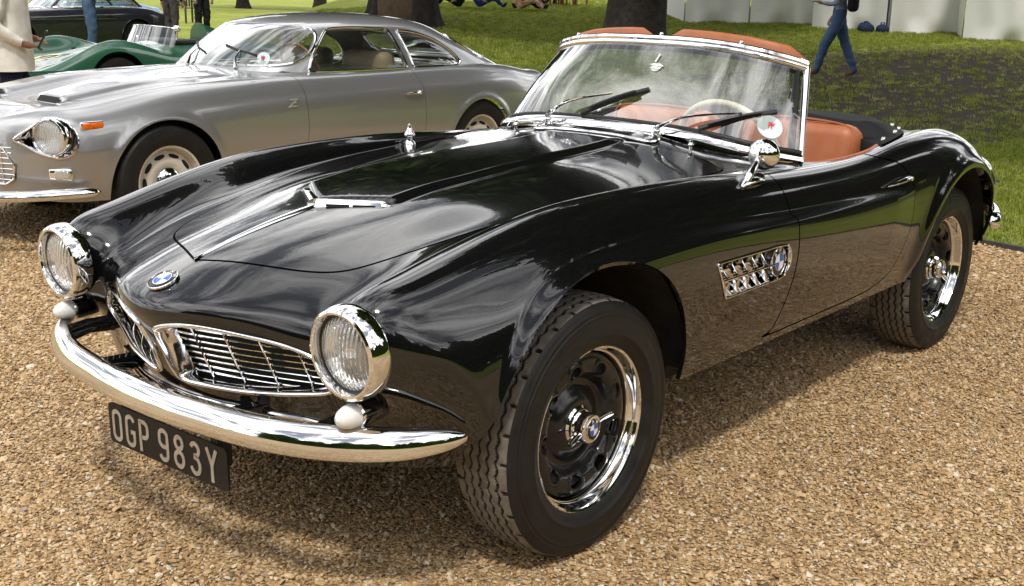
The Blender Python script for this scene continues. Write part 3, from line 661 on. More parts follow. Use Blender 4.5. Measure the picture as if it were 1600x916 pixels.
for sg in (-1, 1):
    a = Vector((-.268, sg*.010, 0)); e = Vector((-.152, sg*.186, 0)); dr = (e-a); Lg = dr.length; ang = math.atan2(dr.y, dr.x)
    zA, zB = np.polyval(zsp, -.26)+.008, top_z(-.165, .172)+.002
    def vp(s_, h, o):    # s along, h up, o outward (towards the nose)
        p = a+dr*(s_/Lg); nrm = Vector((dr.y, -dr.x, 0)).normalized(); nrm = nrm if nrm.x < 0 else -nrm
        return Vector((p.x, p.y, zA+(zB-zA)*s_/Lg+h))+nrm*o
    b = MB()
    prof = [(-.011, .0), (-.011, .006), (-.008, .009), (.008, .004), (.011, -.002), (.012, -.02), (-.002, -.02)]
    V = []; st = [0, .004, .5*Lg, Lg-.03, Lg-.012, Lg]
    for i, s_ in enumerate(st):
        k = 1 if i < 4 else (.7 if i == 4 else .15)
        V += [vp(s_, h*k, o*k if o > 0 else o) for h, o in prof]
    kq = len(prof); F = [(i*kq+j, i*kq+(j+1) % kq, (i+1)*kq+(j+1) % kq, (i+1)*kq+j) for i in range(len(st)-1) for j in range(kq)]; F += [tuple(range(kq)), tuple(range((len(st)-1)*kq, len(st)*kq))]
    sv = b.add(V, F).build('scoop_trim', CHROME, BONNET)
    for s0, s1 in ((.03, .095), (.105, .168)):
        V = [vp(s_, h, o) for s_ in (s0, s1) for h, o in ((-.0065, .0096), (.0010, .0078), (.0010, .0066), (-.0065, .0080))]
        V = [vp(s_, h, o) for s_ in (s0, s1) for h, o in ((-.0055, .0094), (.0015, .0080), (.0015, .004), (-.0055, .004))]
        mobj('scoop_slot', V, [(0, 1, 5, 4), (1, 2, 6, 5), (3, 0, 4, 7), (0, 3, 2, 1), (4, 5, 6, 7)], DARK, sv, False)
p0, n0 = on_surf((-.742, .0, .734), MF | MTOP); n0 = Vector((n0[0], 0, n0[2]))
roundel('nose_badge', ROAD, frameM(Vector(p0)+n0.normalized()*.001, n0, (1, 0, .6)), .041)
# ---------------------------------------------------------------- side vents
for sg in (-1, 1):
    out = lambda xx, zz, o: (xx, sg*(from_side(xx, zz)[1]+o), zz)
    pv = inset(VENT, .0); ybase = np.array([from_side(p[0], p[1])[1] for p in VENT]); ybase = smooth_closed(ybase[:, None], 6)[:, 0]
    rings = []
    for dl, o in ((-.0035, .0005), (-.0035, .003), (0, .0045), (.003, .003), (.005, -.004), (.008, -.030)):
        q = inset(VENT, dl); rings.append(np.stack([q[:, 0], sg*(ybase+o), q[:, 1]], 1))
    V = np.concatenate(rings); nn_ = len(VENT); F = []
    for i in range(len(rings)-1):
        for j in range(nn_): F.append((i*nn_+j, i*nn_+(j+1) % nn_, (i+1)*nn_+(j+1) % nn_, (i+1)*nn_+j))
    F.append(tuple((len(rings)-1)*nn_+j for j in range(nn_)))
    sv = mobj('side_vent', V, F, CHROME, ROAD, 'auto')
    yb = float(np.mean(ybase))
    for row, (z0, z1) in enumerate(((.664, .709), (.605, .650))):
        for i in range(5):
            x0 = .517+.058*i+(.030 if row == 0 else .056); lean = -.040 if row == 0 else -.038
            bx, tx = x0, x0+lean
            yo = sg*(yb+.001); yi = sg*(yb-.028)
            yj = sg*(yb-.008); V = [(bx, yj, z0), (bx+.006, yo, z0), (bx+.030, yj, z0), (tx, yi, z1), (tx+.006, yo, z1), (tx+.026, yi, z1)]
            mobj('vent_fin', V, [(0, 1, 4, 3), (1, 2, 5, 4), (0, 2, 1), (3, 4, 5)], CHROME, sv, False)
    b = MB(); b.tube([(.532, sg*(yb+.001), .6575), (.83, sg*(yb+.003), .657)], .0045, 8); b.build('vent_bar', CHROME, sv)
    V = [(q_[0], sg*(yb-.018), q_[1]) for q_ in ((.805, .604), (.805, .71), (.85, .71), (.85, .604))]; mobj('vent_panel', V, [(0, 1, 2, 3)], ENBLACK, sv, False)
    roundel('vent_badge', sv, frameM((.872, sg*(yb-.010), .657), (0, sg, 0)), .047)
    b = MB(); b.lathe([(.044, -.02), (.044, .0)], 24, frameM((.872, sg*(yb-.012), .657), (0, sg, 0))); b.build('badge_post', CHROME, sv)
# ---------------------------------------------------------------- windscreen
HD = [(1.330,0,1.272),(1.335,.15,1.271),(1.345,.25,1.266),(1.366,.35,1.256),(1.408,.45,1.237),(1.470,.520,1.215),(1.509,.549,1.200)]
BS = [(1.098,0,.995),(1.100,.15,.993),(1.106,.30,.987),(1.128,.43,.973),(1.175,.535,.951),(1.25,.610,.933),(1.305,.653,.921)]
sym = lambda P_: [(p[0], -p[1], p[2]) for p in P_[::-1]]+P_[1:]
hd = catmull(sym(HD), 6); bs = catmull(sym(BS), 6); nW = len(hd)
WS = mobj('windscreen_frame', *(lambda: tube(hd, .0135, 10, flat=1.0))(), CHROME, ROAD)
b = MB(); b.tube([np.array(p)+np.array((.002, 0, .015)) for p in hd], .0135, 8); b.build('header_rail', CHROME, WS)
b = MB(); b.tube([np.array(p)+np.array((.002, 0, -.019)) for p in hd], .0115, 8); b.tube([np.array(p)+np.array((.006, 0, .014)) for p in bs], .007, 8)
b.build('windscreen_seal', SEAL, WS)
b = MB(); V = []; sect = [(-.030, -.012), (-.026, .000), (-.012, .010), (.004, .012), (.016, .004), (.016, -.02)]
for i, p in enumerate(bs):
    t = np.array(bs[min(i+1, nW-1)])-np.array(bs[max(i-1, 0)]); t /= np.linalg.norm(t); bk = np.array((t[1], -t[0], 0)); bk = bk if bk[0] > 0 else -bk; bk /= np.linalg.norm(bk)
    for o, h in sect: V.append(np.array(p)+bk*o+np.array((0, 0, h)))
kq = len(sect); F = [(i*kq+j, i*kq+j+1, (i+1)*kq+j+1, (i+1)*kq+j) for i in range(nW-1) for j in range(kq-1)]
mobj('scuttle_strip', V, F, CHROME, WS)
V = []; G = []
for k in range(9):
    f = k/8
    for h_, b_ in zip(hd, bs): q = np.array(b_)*(1-f)+np.array(h_)*f; q[0] -= .018*math.sin(math.pi*f); V.append(q)
for k in range(8):
    for i in range(nW-1): G.append((k*nW+i, k*nW+i+1, (k+1)*nW+i+1, (k+1)*nW+i))
WGL = mobj('windscreen_glass', V, G, GLASS, WS)
for sg in (-1, 1):
    p0 = np.array((1.306, sg*.655, .900)); p1 = np.array((1.511, sg*.550, 1.205))
    b = MB(); b.tube([p0+(p1-p0)*t+np.array((.0, sg*.0, 0)) for t in np.linspace(0, 1, 8)], [.012]*8, 10, flat=.8); b.build('windscreen_pillar', CHROME, WS)
    b = MB(); b.tube([p0+(p1-p0)*t+np.array((.020, -sg*.012, 0)) for t in np.linspace(.03, .97, 6)], .012, 8); b.build('pillar_seal', SEAL, WS)
    b = MB(); b.tube([p0+(p1-p0)*t+np.array((-.020, -sg*.026, -.003)) for t in np.linspace(.06, .95, 6)], .013, 8); b.build('pillar_seal', SEAL, WS)
# stickers on the glass
def glass_pt(y_, f):   # point on the glass and outward normal
    yb_ = [p[1] for p in bs]; h_ = np.array([np.interp(y_, [p[1] for p in hd], [p[c] for p in hd]) for c in range(3)])
    b_ = np.array([np.interp(y_, yb_, [p[c] for p in bs]) for c in range(3)]); q = b_*(1-f)+h_*f; q[0] -= .018*math.sin(math.pi*f); return q
def sticker(name, y_, f, R, m, up=None):
    c = glass_pt(y_, f); a = glass_pt(y_+.01, f)-glass_pt(y_-.01, f); v = glass_pt(y_, f+.02)-glass_pt(y_, f-.02); n = np.cross(v, a); n = n if n[0] < 0 else -n
    n /= np.linalg.norm(n); Mx = frameM(c+n*.003, n, v)
    b = MB(); b.lathe([(.0001, .0), (R, .0), (R, -.0012)], 32, Mx); return b.build(name, m, WGL), Mx
st, Mx = sticker('badge_sticker', -.555, .27, .045, mat('clear_sticker', (.62, .68, .70), .3, build=mottled((.58, .65, .68), (.66, .71, .72), 30)))
RED = mat('red_print', (.5, .03, .02), .4, build=mottled((.46, .028, .018), (.54, .035, .025), 60))
dr = [(-.55,.62),(-.2,.35),(-.02,.75),(.12,.30),(.30,.55),(.62,.62),(.42,.22),(.66,.02),(.30,-.05),(.42,-.45),(.62,-.72),(.2,-.50),(.08,-.15),(-.10,-.30),(-.05,-.80),(-.34,-.45),(-.30,-.1),(-.62,-.15),(-.36,.10),(-.66,.30),(-.38,.28)]
mobj('dragon_emblem', [Mx @ Vector((-p[0]*.021, .0008, p[1]*.021+.008)) for p in dr], [tuple(range(len(dr)))], RED, st, False)
st, Mx = sticker('glass_sticker', -.095, .70, .020, mat('clear_film', (.55, .57, .56), .3, build=mottled((.5, .53, .52), (.6, .61, .6), 40)))
b = MB()
for s_ in ([(-.012, .06), (-.014, .022)], [(-.026, .008), (-.01, .012), (.0, .002), (.012, .010), (.026, .004)], [(-.022, -.006), (-.006, -.002), (.006, -.01), (.02, -.005)]):
    V, F = stroke(s_, .0055, 0, .0015); b.add([Mx @ Vector((-v[0], v[2]+.001, v[1])) for v in V], F)
b.build('white_print', WHITE, st, False)
# wipers
def wiper(piv, knee, b0, b1, bc):
    piv, knee, b0, b1, bc = map(np.array, (piv, knee, b0, b1, bc)); off = np.array((-.036, -.006, .018))
    b = MB(); b.lathe([(.016, -.03), (.016, .004), (.012, .012), (.006, .016), (.0001, .017)], 16, frameM(piv, (-.4, 0, 1), (1, 0, 0)))
    wp = b.build('wiper', CHROME, WS)
    b = MB(); pts = [piv+np.array((0, 0, .012)), piv*.72+knee*.28+off*.9, knee+off, bc+off]; pts = catmull(pts, 5); b.tube(pts, np.linspace(.013, .005, len(pts)), 8, flat=.55); b.build('wiper_arm', CHROME, wp)
    o2 = off*.72; b = MB(); b.tube([b0+(b1-b0)*t+o2*(.55+.45*math.sin(math.pi*t)) for t in np.linspace(0, 1, 10)], .0085, 6, flat=1.3); b.build('wiper_blade', SEAL, wp)
    b = MB(); b.tube([b0+(b1-b0)*t+off*(.75+.40*math.sin(math.pi*t)) for t in np.linspace(.16, .84, 8)], .0055, 6); b.build('wiper_bridge', SEAL, wp)
wiper((1.052, -.235, .986), (1.143, -.317, 1.024), (1.128, -.362, .997), (1.322, -.549, 1.056), (1.231, -.477, 1.043))
wiper((1.052, .245, .986), (1.136, .190, 1.040), (1.113, .127, 1.009), (1.196, -.110, 1.108), (1.166, .017, 1.078))
# cowl vent, washer jets, aerial
gp = [(.993, -.255), (1.062, -.225), (1.066, 0), (1.062, .225), (.993, .255), (.986, .13), (.984, 0), (.986, -.13)]
pts = [tuple(np.array(from_top(q[0], q[1])*np.array((1, math.copysign(1, q[1]) if q[1] else 1, 1)))+np.array((0, 0, .006))) for q in gp]
cpz = np.polyfit([p[0] for p in pts], [p[2] for p in pts], 1)
b = MB(); b.tube(catmull(pts, 4, True), .0055, 8, closed=True); cg = b.build('cowl_vent', CHROME, ROAD)
gq = np.array([(p[0], p[1]) for p in catmull([(a, b_) for a, b_ in gp], 4, True)])
mobj('vent_mesh_backing', [(q[0], q[1], top_z(q[0], q[1])+.0025) for q in gq], [tuple(range(len(gq)))], DARK, cg, False)
b = MB()
for yy in np.arange(-.25, .25, .0065):
    xx0, xx1 = (.99, 1.062) if abs(yy) < .225 else (.993+(abs(yy)-.225)*.1, 1.05-(abs(yy)-.225)*1.6)
    if xx1-xx0 < .01: continue
    b.tube([(xx0, yy, top_z(xx0, yy)+.005), ((xx0+xx1)/2, yy+.003, top_z((xx0+xx1)/2, yy)+.006), (xx1, yy, top_z(xx1, yy)+.006)], .0014, 4)
o = b.build('vent_wires', CHROME, cg); o['kind'] = 'stuff'
for (xx, yy) in ((1.035, -.385), (1.035, .385)):
    p, n = on_surf((xx, abs(yy), .95), MTOP); b = MB(); b.lathe([(.006, -.002), (.006, .010), (.010, .012), (.011, .017), (.007, .022), (.006, .026), (.0075, .030), (.0001, .033)], 14, frameM((p[0], math.copysign(p[1], yy), p[2]), (0, 0, 1), (1, 0, 0))); b.build('washer_jet', CHROME, ROAD)
p, n = on_surf((.69, .60, .90), MTOP)
b = MB(); b.lathe([(.022, -.004), (.020, .004), (.010, .012), (.010, .020), (.019, .026), (.020, .032), (.016, .040), (.010, .050), (.0075, .060), (.008, .068), (.0001, .072)], 24, frameM((p[0], p[1], p[2]), (0, 0, 1), (1, 0, 0))); b.build('aerial_base', CHROME, ROAD)
# ---------------------------------------------------------------- door mirror
for sg in (-1,):
    p, n = on_surf((.805, .748, .895)); p = p+n*.006; p = np.array((p[0], sg*p[1], p[2]))
    b = MB(); b.tube([p+np.array((-.055, 0, -.004)), p+np.array((-.03, 0, .006)), p+np.array((.02, 0, .010)), p+np.array((.06, 0, .004)), p+np.array((.075, 0, -.004))], [.004, .016, .019, .013, .003], 12, flat=.6)
    mr = b.build('door_mirror', CHROME, ROAD)
    hd_c = np.array((.955, sg*.70, .966))
    b = MB(); b.tube(catmull([p+np.array((-.03, 0, .0)), p+np.array((-.01, 0, .03)), p+np.array((.06, sg*-.02, .052)), hd_c+np.array((-.03, 0, -.01))], 5), np.linspace(.0125, .0085, 16), 10); b.build('mirror_stem', CHROME, mr)
    b = MB(); b.lathe([(.0001, .036), (.014, .0345), (.028, .029), (.040, .018), (.0475, .004), (.050, -.008), (.049, -.018), (.045, -.020), (.0001, -.020)], 32, Matrix.Translation(hd_c) @ Matrix.Rotation(rad(-8*sg), 4, 'Z') @ FWD); b.build('mirror_head', CHROME, mr)
    mobj('mirror_glass', [Matrix.Translation(hd_c) @ Matrix.Rotation(rad(-8*sg), 4, 'Z') @ FWD @ Vector((.043*math.cos(t), -.0215, .043*math.sin(t))) for t in np.linspace(0, 2*math.pi, 25)[:-1]], [tuple(range(24))], STEEL, mr, False)
# ---------------------------------------------------------------- door handles
for sg, D_ in ((-1, DOORL), (1, DOORR)):
    q = lambda xx, zz, o: np.array((xx, sg*(from_side(xx, zz)[1]+o), zz))
    b = MB(); b.tube([q(1.695, .793, .010), q(1.75, .797, .016), q(1.82, .803, .019), q(1.865, .806, .017), q(1.893, .807, .008)], [.004, .009, .0125, .0125, .006], 10, flat=.8); dh = b.build('door_handle', CHROME, D_)
    b = MB(); b.lathe([(.009, -.01), (.009, .006), (.006, .009), (.0001, .009)], 14, frameM(q(1.868, .806, .024), (0, sg, 0))); b.build('handle_button', CHROME, dh)
# ---------------------------------------------------------------- cockpit
def rbox(c, size, r_=.04, seg=3, puff=0):
    bm = bmesh.new(); bmesh.ops.create_cube(bm, size=1)
    for v in bm.verts: v.co = Vector((v.co.x*size[0], v.co.y*size[1], v.co.z*size[2]))
    bmesh.ops.bevel(bm, geom=bm.edges[:], offset=r_, segments=seg, affect='EDGES', profile=.5); bm.verts.index_update()
    V = [v.co+Vector(c) for v in bm.verts]; F = [[v.index for v in f.verts] for f in bm.faces]; bm.free(); return V, F
INNER = mat('cockpit_trim', (.03, .028, .027), .7, build=mottled((.022, .02, .02), (.045, .042, .04), 10))
b = MB(); b.box((1.50, 0, .37), (1.2, 1.30, .03)); b.box((1.12, 0, .62), (.03, 1.25, .55)); b.box((2.13, 0, .64), (.03, 1.3, .46)); b.build('cockpit_floor', INNER, ROAD, False)
b = MB(); dsh = catmull([(1.16, -.60, .905), (1.15, -.3, .945), (1.15, 0, .955), (1.15, .3, .945), (1.16, .60, .905)], 6)
V = []
for p in dsh:
    p = np.array(p); V += [p+np.array((-.05, 0, .01)), p+np.array((.03, 0, .012)), p+np.array((.065, 0, -.005)), p+np.array((.075, 0, -.05)), p+np.array((.05, 0, -.17))]
F = [(5*i+j, 5*i+j+1, 5*i+j+6, 5*i+j+5) for i in range(len(dsh)-1) for j in range(4)]; mobj('dashboard', V, F, BLACK, ROAD)
for sg in (-1, 1):
    edge = [(a, b_) for a, b_ in COCK if 1.24 < a < 1.90 and b_ > .5]
    pts = []
    for a, b_ in edge: t = from_top(a, b_+.012); pts.append((a, sg*(b_-.006), t[2]-.004))
    b = MB(); b.tube(pts, .0085, 8); it = b.build('door_capping', TAN, ROAD)
    V = [(p[0], p[1]-sg*.004, p[2]) for p in pts]+[(p[0], p[1]-sg*.02, .45) for p in pts]; n = len(pts)
    mobj('door_card', V, [(i, i+1, n+i+1, n+i) for i in range(n-1)], TAN, it)
    # seat
    yc_ = sg*.318
    b = MB(); b.add(*rbox((1.60, yc_, .50), (.50, .50, .16), .055)); st = b.build('seat', TAN, ROAD)
    Rk = Matrix.Translation((1.945, yc_, .70)) @ Matrix.Rotation(rad(11), 4, 'Y')
    V, F = rbox((0, 0, 0), (.14, .50, .53), .055, 4); V = [Rk @ (v+Vector((-.018*math.cos(min(1, abs(v.y)/.26)*1.57)*(1 if v.x < 0 else 0), 0, .012*math.cos(min(1, abs(v.y)/.26)*1.57)*(1 if v.z > .2 else 0)))) for v in V]
    b = MB(); b.add(V, F); bk = b.build('backrest', TAN, st, True)
    b = MB(); b.tube(catmull([Rk @ Vector(q) for q in ((-.045, -.24, -.2), (-.050, -.241, .10), (-.048, -.237, .215), (-.046, -.20, .262), (-.052, 0, .276), (-.046, .215, .262), (-.048, .252, .215), (-.050, .256, .10), (-.045, .24, -.2))], 4), .0048, 6); b.build('seat_piping', TAN, bk)
    # sun visor, folded up above the screen header
    V = []; nq = 12
    y0, y1 = (.045, .52)
    yy = np.linspace(y0, y1, nq)
    Pn = []
    for yv in yy:
        hx = float(np.interp(yv, [p[1] for p in HD], [p[0] for p in HD])); hz = float(np.interp(yv, [p[1] for p in HD], [p[2] for p in HD]))
        e = min(1, (yv-y0)/.02+.55, (y1-yv)/.025+.4); Pn.append((hx, hz, e))
    ringv = [(.055, -.03), (.062, .005), (.070, .042), (.077, .050), (.084, .045), (.080, .005), (.074, -.03)]
    for yv, (hx, hz, e) in zip(yy, Pn):
        for o, h in ringv: V.append((hx+o+.012*(1), sg*yv, hz+(h*e if h > 0 else h)-.001*(yv*10)**2*.12))
    kq = len(ringv); F = [(i*kq+j, i*kq+(j+1) % kq, (i+1)*kq+(j+1) % kq, (i+1)*kq+j) for i in range(nq-1) for j in range(kq)]+[tuple(range(kq)), tuple(range((nq-1)*kq, nq*kq))]
    mobj('sun_visor', V, F, TAN, WS)
for yv in (-.36, -.05, .36):
    hx = float(np.interp(abs(yv), [p[1] for p in HD], [p[0] for p in HD])); hz = float(np.interp(abs(yv), [p[1] for p in HD], [p[2] for p in HD]))
    b = MB(); b.lathe([(.007, 0), (.007, .008), (.005, .012), (.0001, .013)], 12, frameM((hx+.006, yv, hz+.026), (0, 0, 1), (1, 0, 0))); b.build('hood_catch', CHROME, WS)
# steering wheel
swc = Vector((1.385, -.335, .895)); ax = Vector((.90, 0, .42)).normalized(); Mx = frameM(swc, ax, (0, 0, 1))
ringp = [Mx @ Vector((.203*math.cos(t), 0, .203*math.sin(t))) for t in np.linspace(0, 2*math.pi, 49)[:-1]]
b = MB(); b.tube(ringp, .0125, 10, closed=True); sw = b.build('steering_wheel', CREAM, ROAD)
b = MB(); b.lathe([(.0001, .01), (.03, .005), (.045, -.01), (.03, -.03), (.022, -.22)], 20, Mx); b.build('steering_boss', CREAM, sw)
for a in (20, 160, 200, 340):
    a = rad(a); b = MB(); b.tube([Mx @ Vector((.03*math.cos(a), -.012, .03*math.sin(a))), Mx @ Vector((.195*math.cos(a), 0, .195*math.sin(a)))], .005, 6); b.build('steering_spoke', CHROME, sw)
# ---------------------------------------------------------------- hood cover over the folded top
nx, ny = 44, 61
def deck_z(xx, yy):
    yy = abs(yy); j = int(np.argmin(np.abs(S[0, :, 0]-xx)+(cs < 6)*9)); j = min(max(j, 1), NT-2)
    x0 = S[0, j, 0]; j2 = j+1 if xx > x0 else j-1; f = (xx-x0)/(S[0, j2, 0]-x0); kk = int(np.searchsorted(us, 7.2))
    z0 = np.interp(yy, S[:kk, j, 1], S[:kk, j, 2]); z1 = np.interp(yy, S[:kk, j2, 1], S[:kk, j2, 2]); return z0*(1-f)+z1*f
V = []; F = []
hwid = spl([1.88, 2.0, 2.15, 2.3, 2.42, 2.50, 2.545], [.694, .690, .665, .600, .50, .36, .18])
rngw = np.random.default_rng(5)
for i in range(nx):
    for j in range(ny):
        t = -1+2*j/(ny-1); x0_ = 2.04-.15*abs(t)**4; xx = x0_+(2.545-x0_)*i/(nx-1); hw2 = float(hwid(xx)); yy = hw2*t; ed = min(1, (1-abs(t))*hw2/.11); er = min(1, (2.56-xx)/.16); ef = sstep(xx, 2.02, 2.12)
        lump = .030*sstep(ed)*sstep(er)*(.45+.55*ef)
        rdg = .016*math.exp(-((abs(yy)-.50-.22*(xx-2.0))/.035)**2)*sstep(ed)*(1-sstep(xx, 2.0, 2.32))
        wr = .0022*math.sin(17*xx+9*yy+2*math.sin(11*yy))*sstep(ed)
        fx = xx+.05*(abs(t)**3)*(0 if i else 0)
        front = -.02*(1-ef)*sstep(ed)
        V.append((xx+(.05*(1-t*t))*(1-sstep(xx, 2.03, 2.2)), yy, deck_z(min(xx, 2.54), yy)+.006+lump+rdg+wr+front))
for i in range(nx-1):
    for j in range(ny-1): F.append((i*ny+j, (i+1)*ny+j, (i+1)*ny+j+1, i*ny+j+1))
o = len(V)
for j in range(ny): x_, y_, z_ = V[j]; V.append((x_+.012, y_*.985, z_-.12))
for j in range(ny-1): F.append((o+j, j, j+1, o+j+1))
HC = mobj('hood_cover', V, F, FABRIC, ROAD)
edge_ = [V[i*ny+1] for i in range(3, nx-1)]+[V[(nx-2)*ny+j] for j in range(4, ny-4, 3)]+[V[i*ny+ny-2] for i in range(nx-2, 2, -1)]
edge_ = np.array(edge_); al_ = np.concatenate([[0], np.cumsum(np.linalg.norm(np.diff(edge_, axis=0), axis=1))])
for t in np.linspace(0, al_[-1], 15):
    p = np.array([np.interp(t, al_, edge_[:, c]) for c in range(3)]); p[2] += .002
    b = MB(); b.lathe([(.010, 0), (.010, .005), (.0065, .013), (.0001, .016)], 12, frameM(p, (0, 0, 1), (1, 0, 0))); b.build('hood_stud', CHROME, HC)
# ---------------------------------------------------------------- wheels
def make_tyre():
    na, prof = 760, []
    # tread across: half width .070, crown radius .350
    wv = np.linspace(-.071, .071, 72)
    V = np.zeros((na, len(wv), 3)); DP = np.zeros((na, len(wv))); th = np.arange(na)/na*2*math.pi; per = 58
    zig = (np.abs(((th*per/(2*math.pi)) % 1)-.5)*4-1)*.0036
    for k, w_ in enumerate(wv):
        r0 = .350-.0085*(abs(w_)/.071)**2.6
        dpt = np.zeros(na)
        for g in (-.046, -.023, 0, .023, .046):
            dd = np.abs(w_-g-zig); dpt = np.maximum(dpt, .0055*(1-sstep(dd, .0018, .0036)))
        sh = (abs(w_) > .053)
        if sh:
            ph = (th*per/2/(2*math.pi)) % 1; dpt = np.maximum(dpt, .005*(1-sstep(np.abs(ph-.5), .035, .075))*sstep(abs(w_), .053, .058))
        DP[:, k] = dpt; rr = r0-dpt; V[:, k] = np.stack([rr*np.cos(th), np.full(na, w_), rr*np.sin(th)], 1)
    i, j = np.meshgrid(np.arange(na), np.arange(len(wv)-1), indexing='ij'); i2 = (i+1) % na; n = len(wv)
    F = np.stack([i*n+j, i*n+j+1, i2*n+j+1, i2*n+j], -1).reshape(-1, 4)
    V[:, :, 1] *= 1.16
    FD = DP.reshape(-1)[F].mean(1) > .0022
    return V.reshape(-1, 3), F, FD.astype(int)
TV, TF, TI = make_tyre()
SIDE = [(.3415, -.071), (.338, -.0745), (.330, -.078), (.322, -.080), (.3205, -.0815), (.317, -.0815), (.3155, -.0805), (.3095, -.0822), (.3085, -.0838), (.3065, -.0838), (.3055, -.0828), (.300, -.0845), (.278, -.0865), (.262, -.0855), (.260, -.0868), (.256, -.0866), (.254, -.0845), (.240, -.080), (.228, -.0745), (.218, -.068), (.2135, -.060)]
SIDE = [(a_, b_*1.16) for a_, b_ in SIDE]
def hole_disc():
    """painted wheel disc with round windows, outer face towards -y"""
    pr = [(.205, .005), (.200, -.012), (.193, -.024), (.184, -.029), (.172, -.031), (.158, -.031), (.146, -.028), (.136, -.018), (.130, -.004), (.127, .004), (.122, .009), (.114, .011), (.100, .009), (.090, .004), (.084, -.004), (.078, -.012), (.070, -.015), (.055, -.016), (.0, -.016)]
    rs = np.concatenate([np.linspace(0, .10, 14), np.linspace(.1, .205, 52)[1:]]); yy = np.interp(rs, [p[0] for p in pr[::-1]], [p[1] for p in pr[::-1]])
    for _ in range(3): yy[1:-1] = .25*yy[:-2]+.5*yy[1:-1]+.25*yy[2:]
    na = 360; th = np.arange(na+1)/na*2*math.pi; R_, T_ = np.meshgrid(rs, th, indexing='ij')
    V = np.stack([R_*np.cos(T_), np.repeat(yy[:, None], na+1, 1), R_*np.sin(T_)], -1).reshape(-1, 3); F = gridtris(len(rs), na+1)
    ht = np.arange(9)*2*math.pi/9+.2; s_ = np.full(len(V), 9.)
    for a in ht:
        cx_, cz_ = .156*math.cos(a), .156*math.sin(a); e1 = (V[:, 0]-cx_)*math.cos(a)+(V[:, 2]-cz_)*math.sin(a); e2 = -(V[:, 0]-cx_)*math.sin(a)+(V[:, 2]-cz_)*math.cos(a)
        s_ = np.minimum(s_, (np.sqrt((e1/.018)**2+(e2/.0235)**2)-1)*.018)
        V[:, 1] -= .0025*np.exp(-((np.sqrt((e1/.018)**2+(e2/.0235)**2)-1.25)/.22)**2)*(np.abs(e1) < .05)*(np.abs(e2) < .05)
    A, F = clip(V, F, s_); A, F = flange(A, F, .010, lambda q: np.hypot(q[:, 0], q[:, 2]) > .2); return A, F
HV, HF = hole_disc()
RIMP = [(.2135, -.060), (.2245, -.062), (.2285, -.0665), (.2275, -.0710), (.2225, -.0725), (.217, -.070), (.212, -.060), (.2095, -.046), (.2075, -.044), (.2035, -.043), (.201, -.038), (.199, -.020), (.196, .012), (.2, .06), (.2135, .062)]
RIMP = [(a_, b_*1.16) for a_, b_ in RIMP]
def make_wheel(loc, parent, left=True, spin=0., steer=0.):
    wh = empty('wheel', loc, 0, parent)
    wh.rotation_euler = (0, spin, (0 if left else math.pi)+steer)
    t = mobj('tyre', TV, TF, [TREAD, RUBBER], wh, True, TI)
    b = MB(); b.lathe(SIDE, 180); b.lathe([(r_, -h_) for r_, h_ in SIDE], 180); sw_ = b.build('tyre_sidewall', RUBBER, wh, True)
    # raised sidewall lettering ring blocks (unreadable size marks)
    b = MB(); b.lathe(RIMP, 120); b.build('wheel_rim', CHROME, wh)
    mobj('wheel_disc', HV, HF, SATIN, wh, loc=(0, -.020, 0))
    b = MB(); b.lathe([(.186, -.012), (.182, -.017), (.138, -.017), (.132, .0), (.10, .03)], 48); b.build('brake_drum', mat('brake_drum', (.34, .34, .33), .5, .4, build=mottled((.27, .27, .26), (.40, .395, .385), 30)), wh)
    b = MB()
    for k in range(12):
        a = 2*math.pi*k/12; b.lathe([(.0055, .0), (.0055, -.008), (.0001, -.009)], 8, Matrix.Translation((.069*math.cos(a), -.014, .069*math.sin(a))))
    b.build('wheel_studs', BLACK, wh)
    b = MB(); b.lathe([(.056, -.012), (.056, -.022), (.050, -.027), (.047, -.030), (.047, -.036), (.045, -.040), (.041, -.043), (.041, -.064), (.038, -.071), (.033, -.073), (.0001, -.073)], 40)
    hub = b.build('hub_nut', CHROME, wh, loc=(0, -.011, 0))
    for sgk in (0, 1):
        b = MB(); pts = [(.030, -.054, 0), (.052, -.058, 0), (.078, -.064, 0), (.092, -.069, 0)]; b.tube(pts, [.016, .012, .0125, .009], 10, flat=.62)
        b.V = [tuple(Matrix.Rotation(math.pi*sgk, 3, 'Y') @ Vector(v)) for v in b.V]; b.build('nut_ear', CHROME, hub)
    roundel('hub_badge', hub, Matrix.Translation((0, -.0725, 0)) @ Matrix.Rotation(math.pi, 4, 'Z'), .029, ang=.2)
    return wh
w0 = make_wheel((0, -.694, .346), ROAD, True, rad(-12), 0.0)
w1 = copy_tree(w0, ROAD); w1.location = (2.48, -.684, .346); w1.rotation_euler = (0, rad(40), 0)
for q in (w0, w1):
    c_ = copy_tree(q, ROAD); c_.location.y *= -1; c_.rotation_euler = (0, rad(70), math.pi)
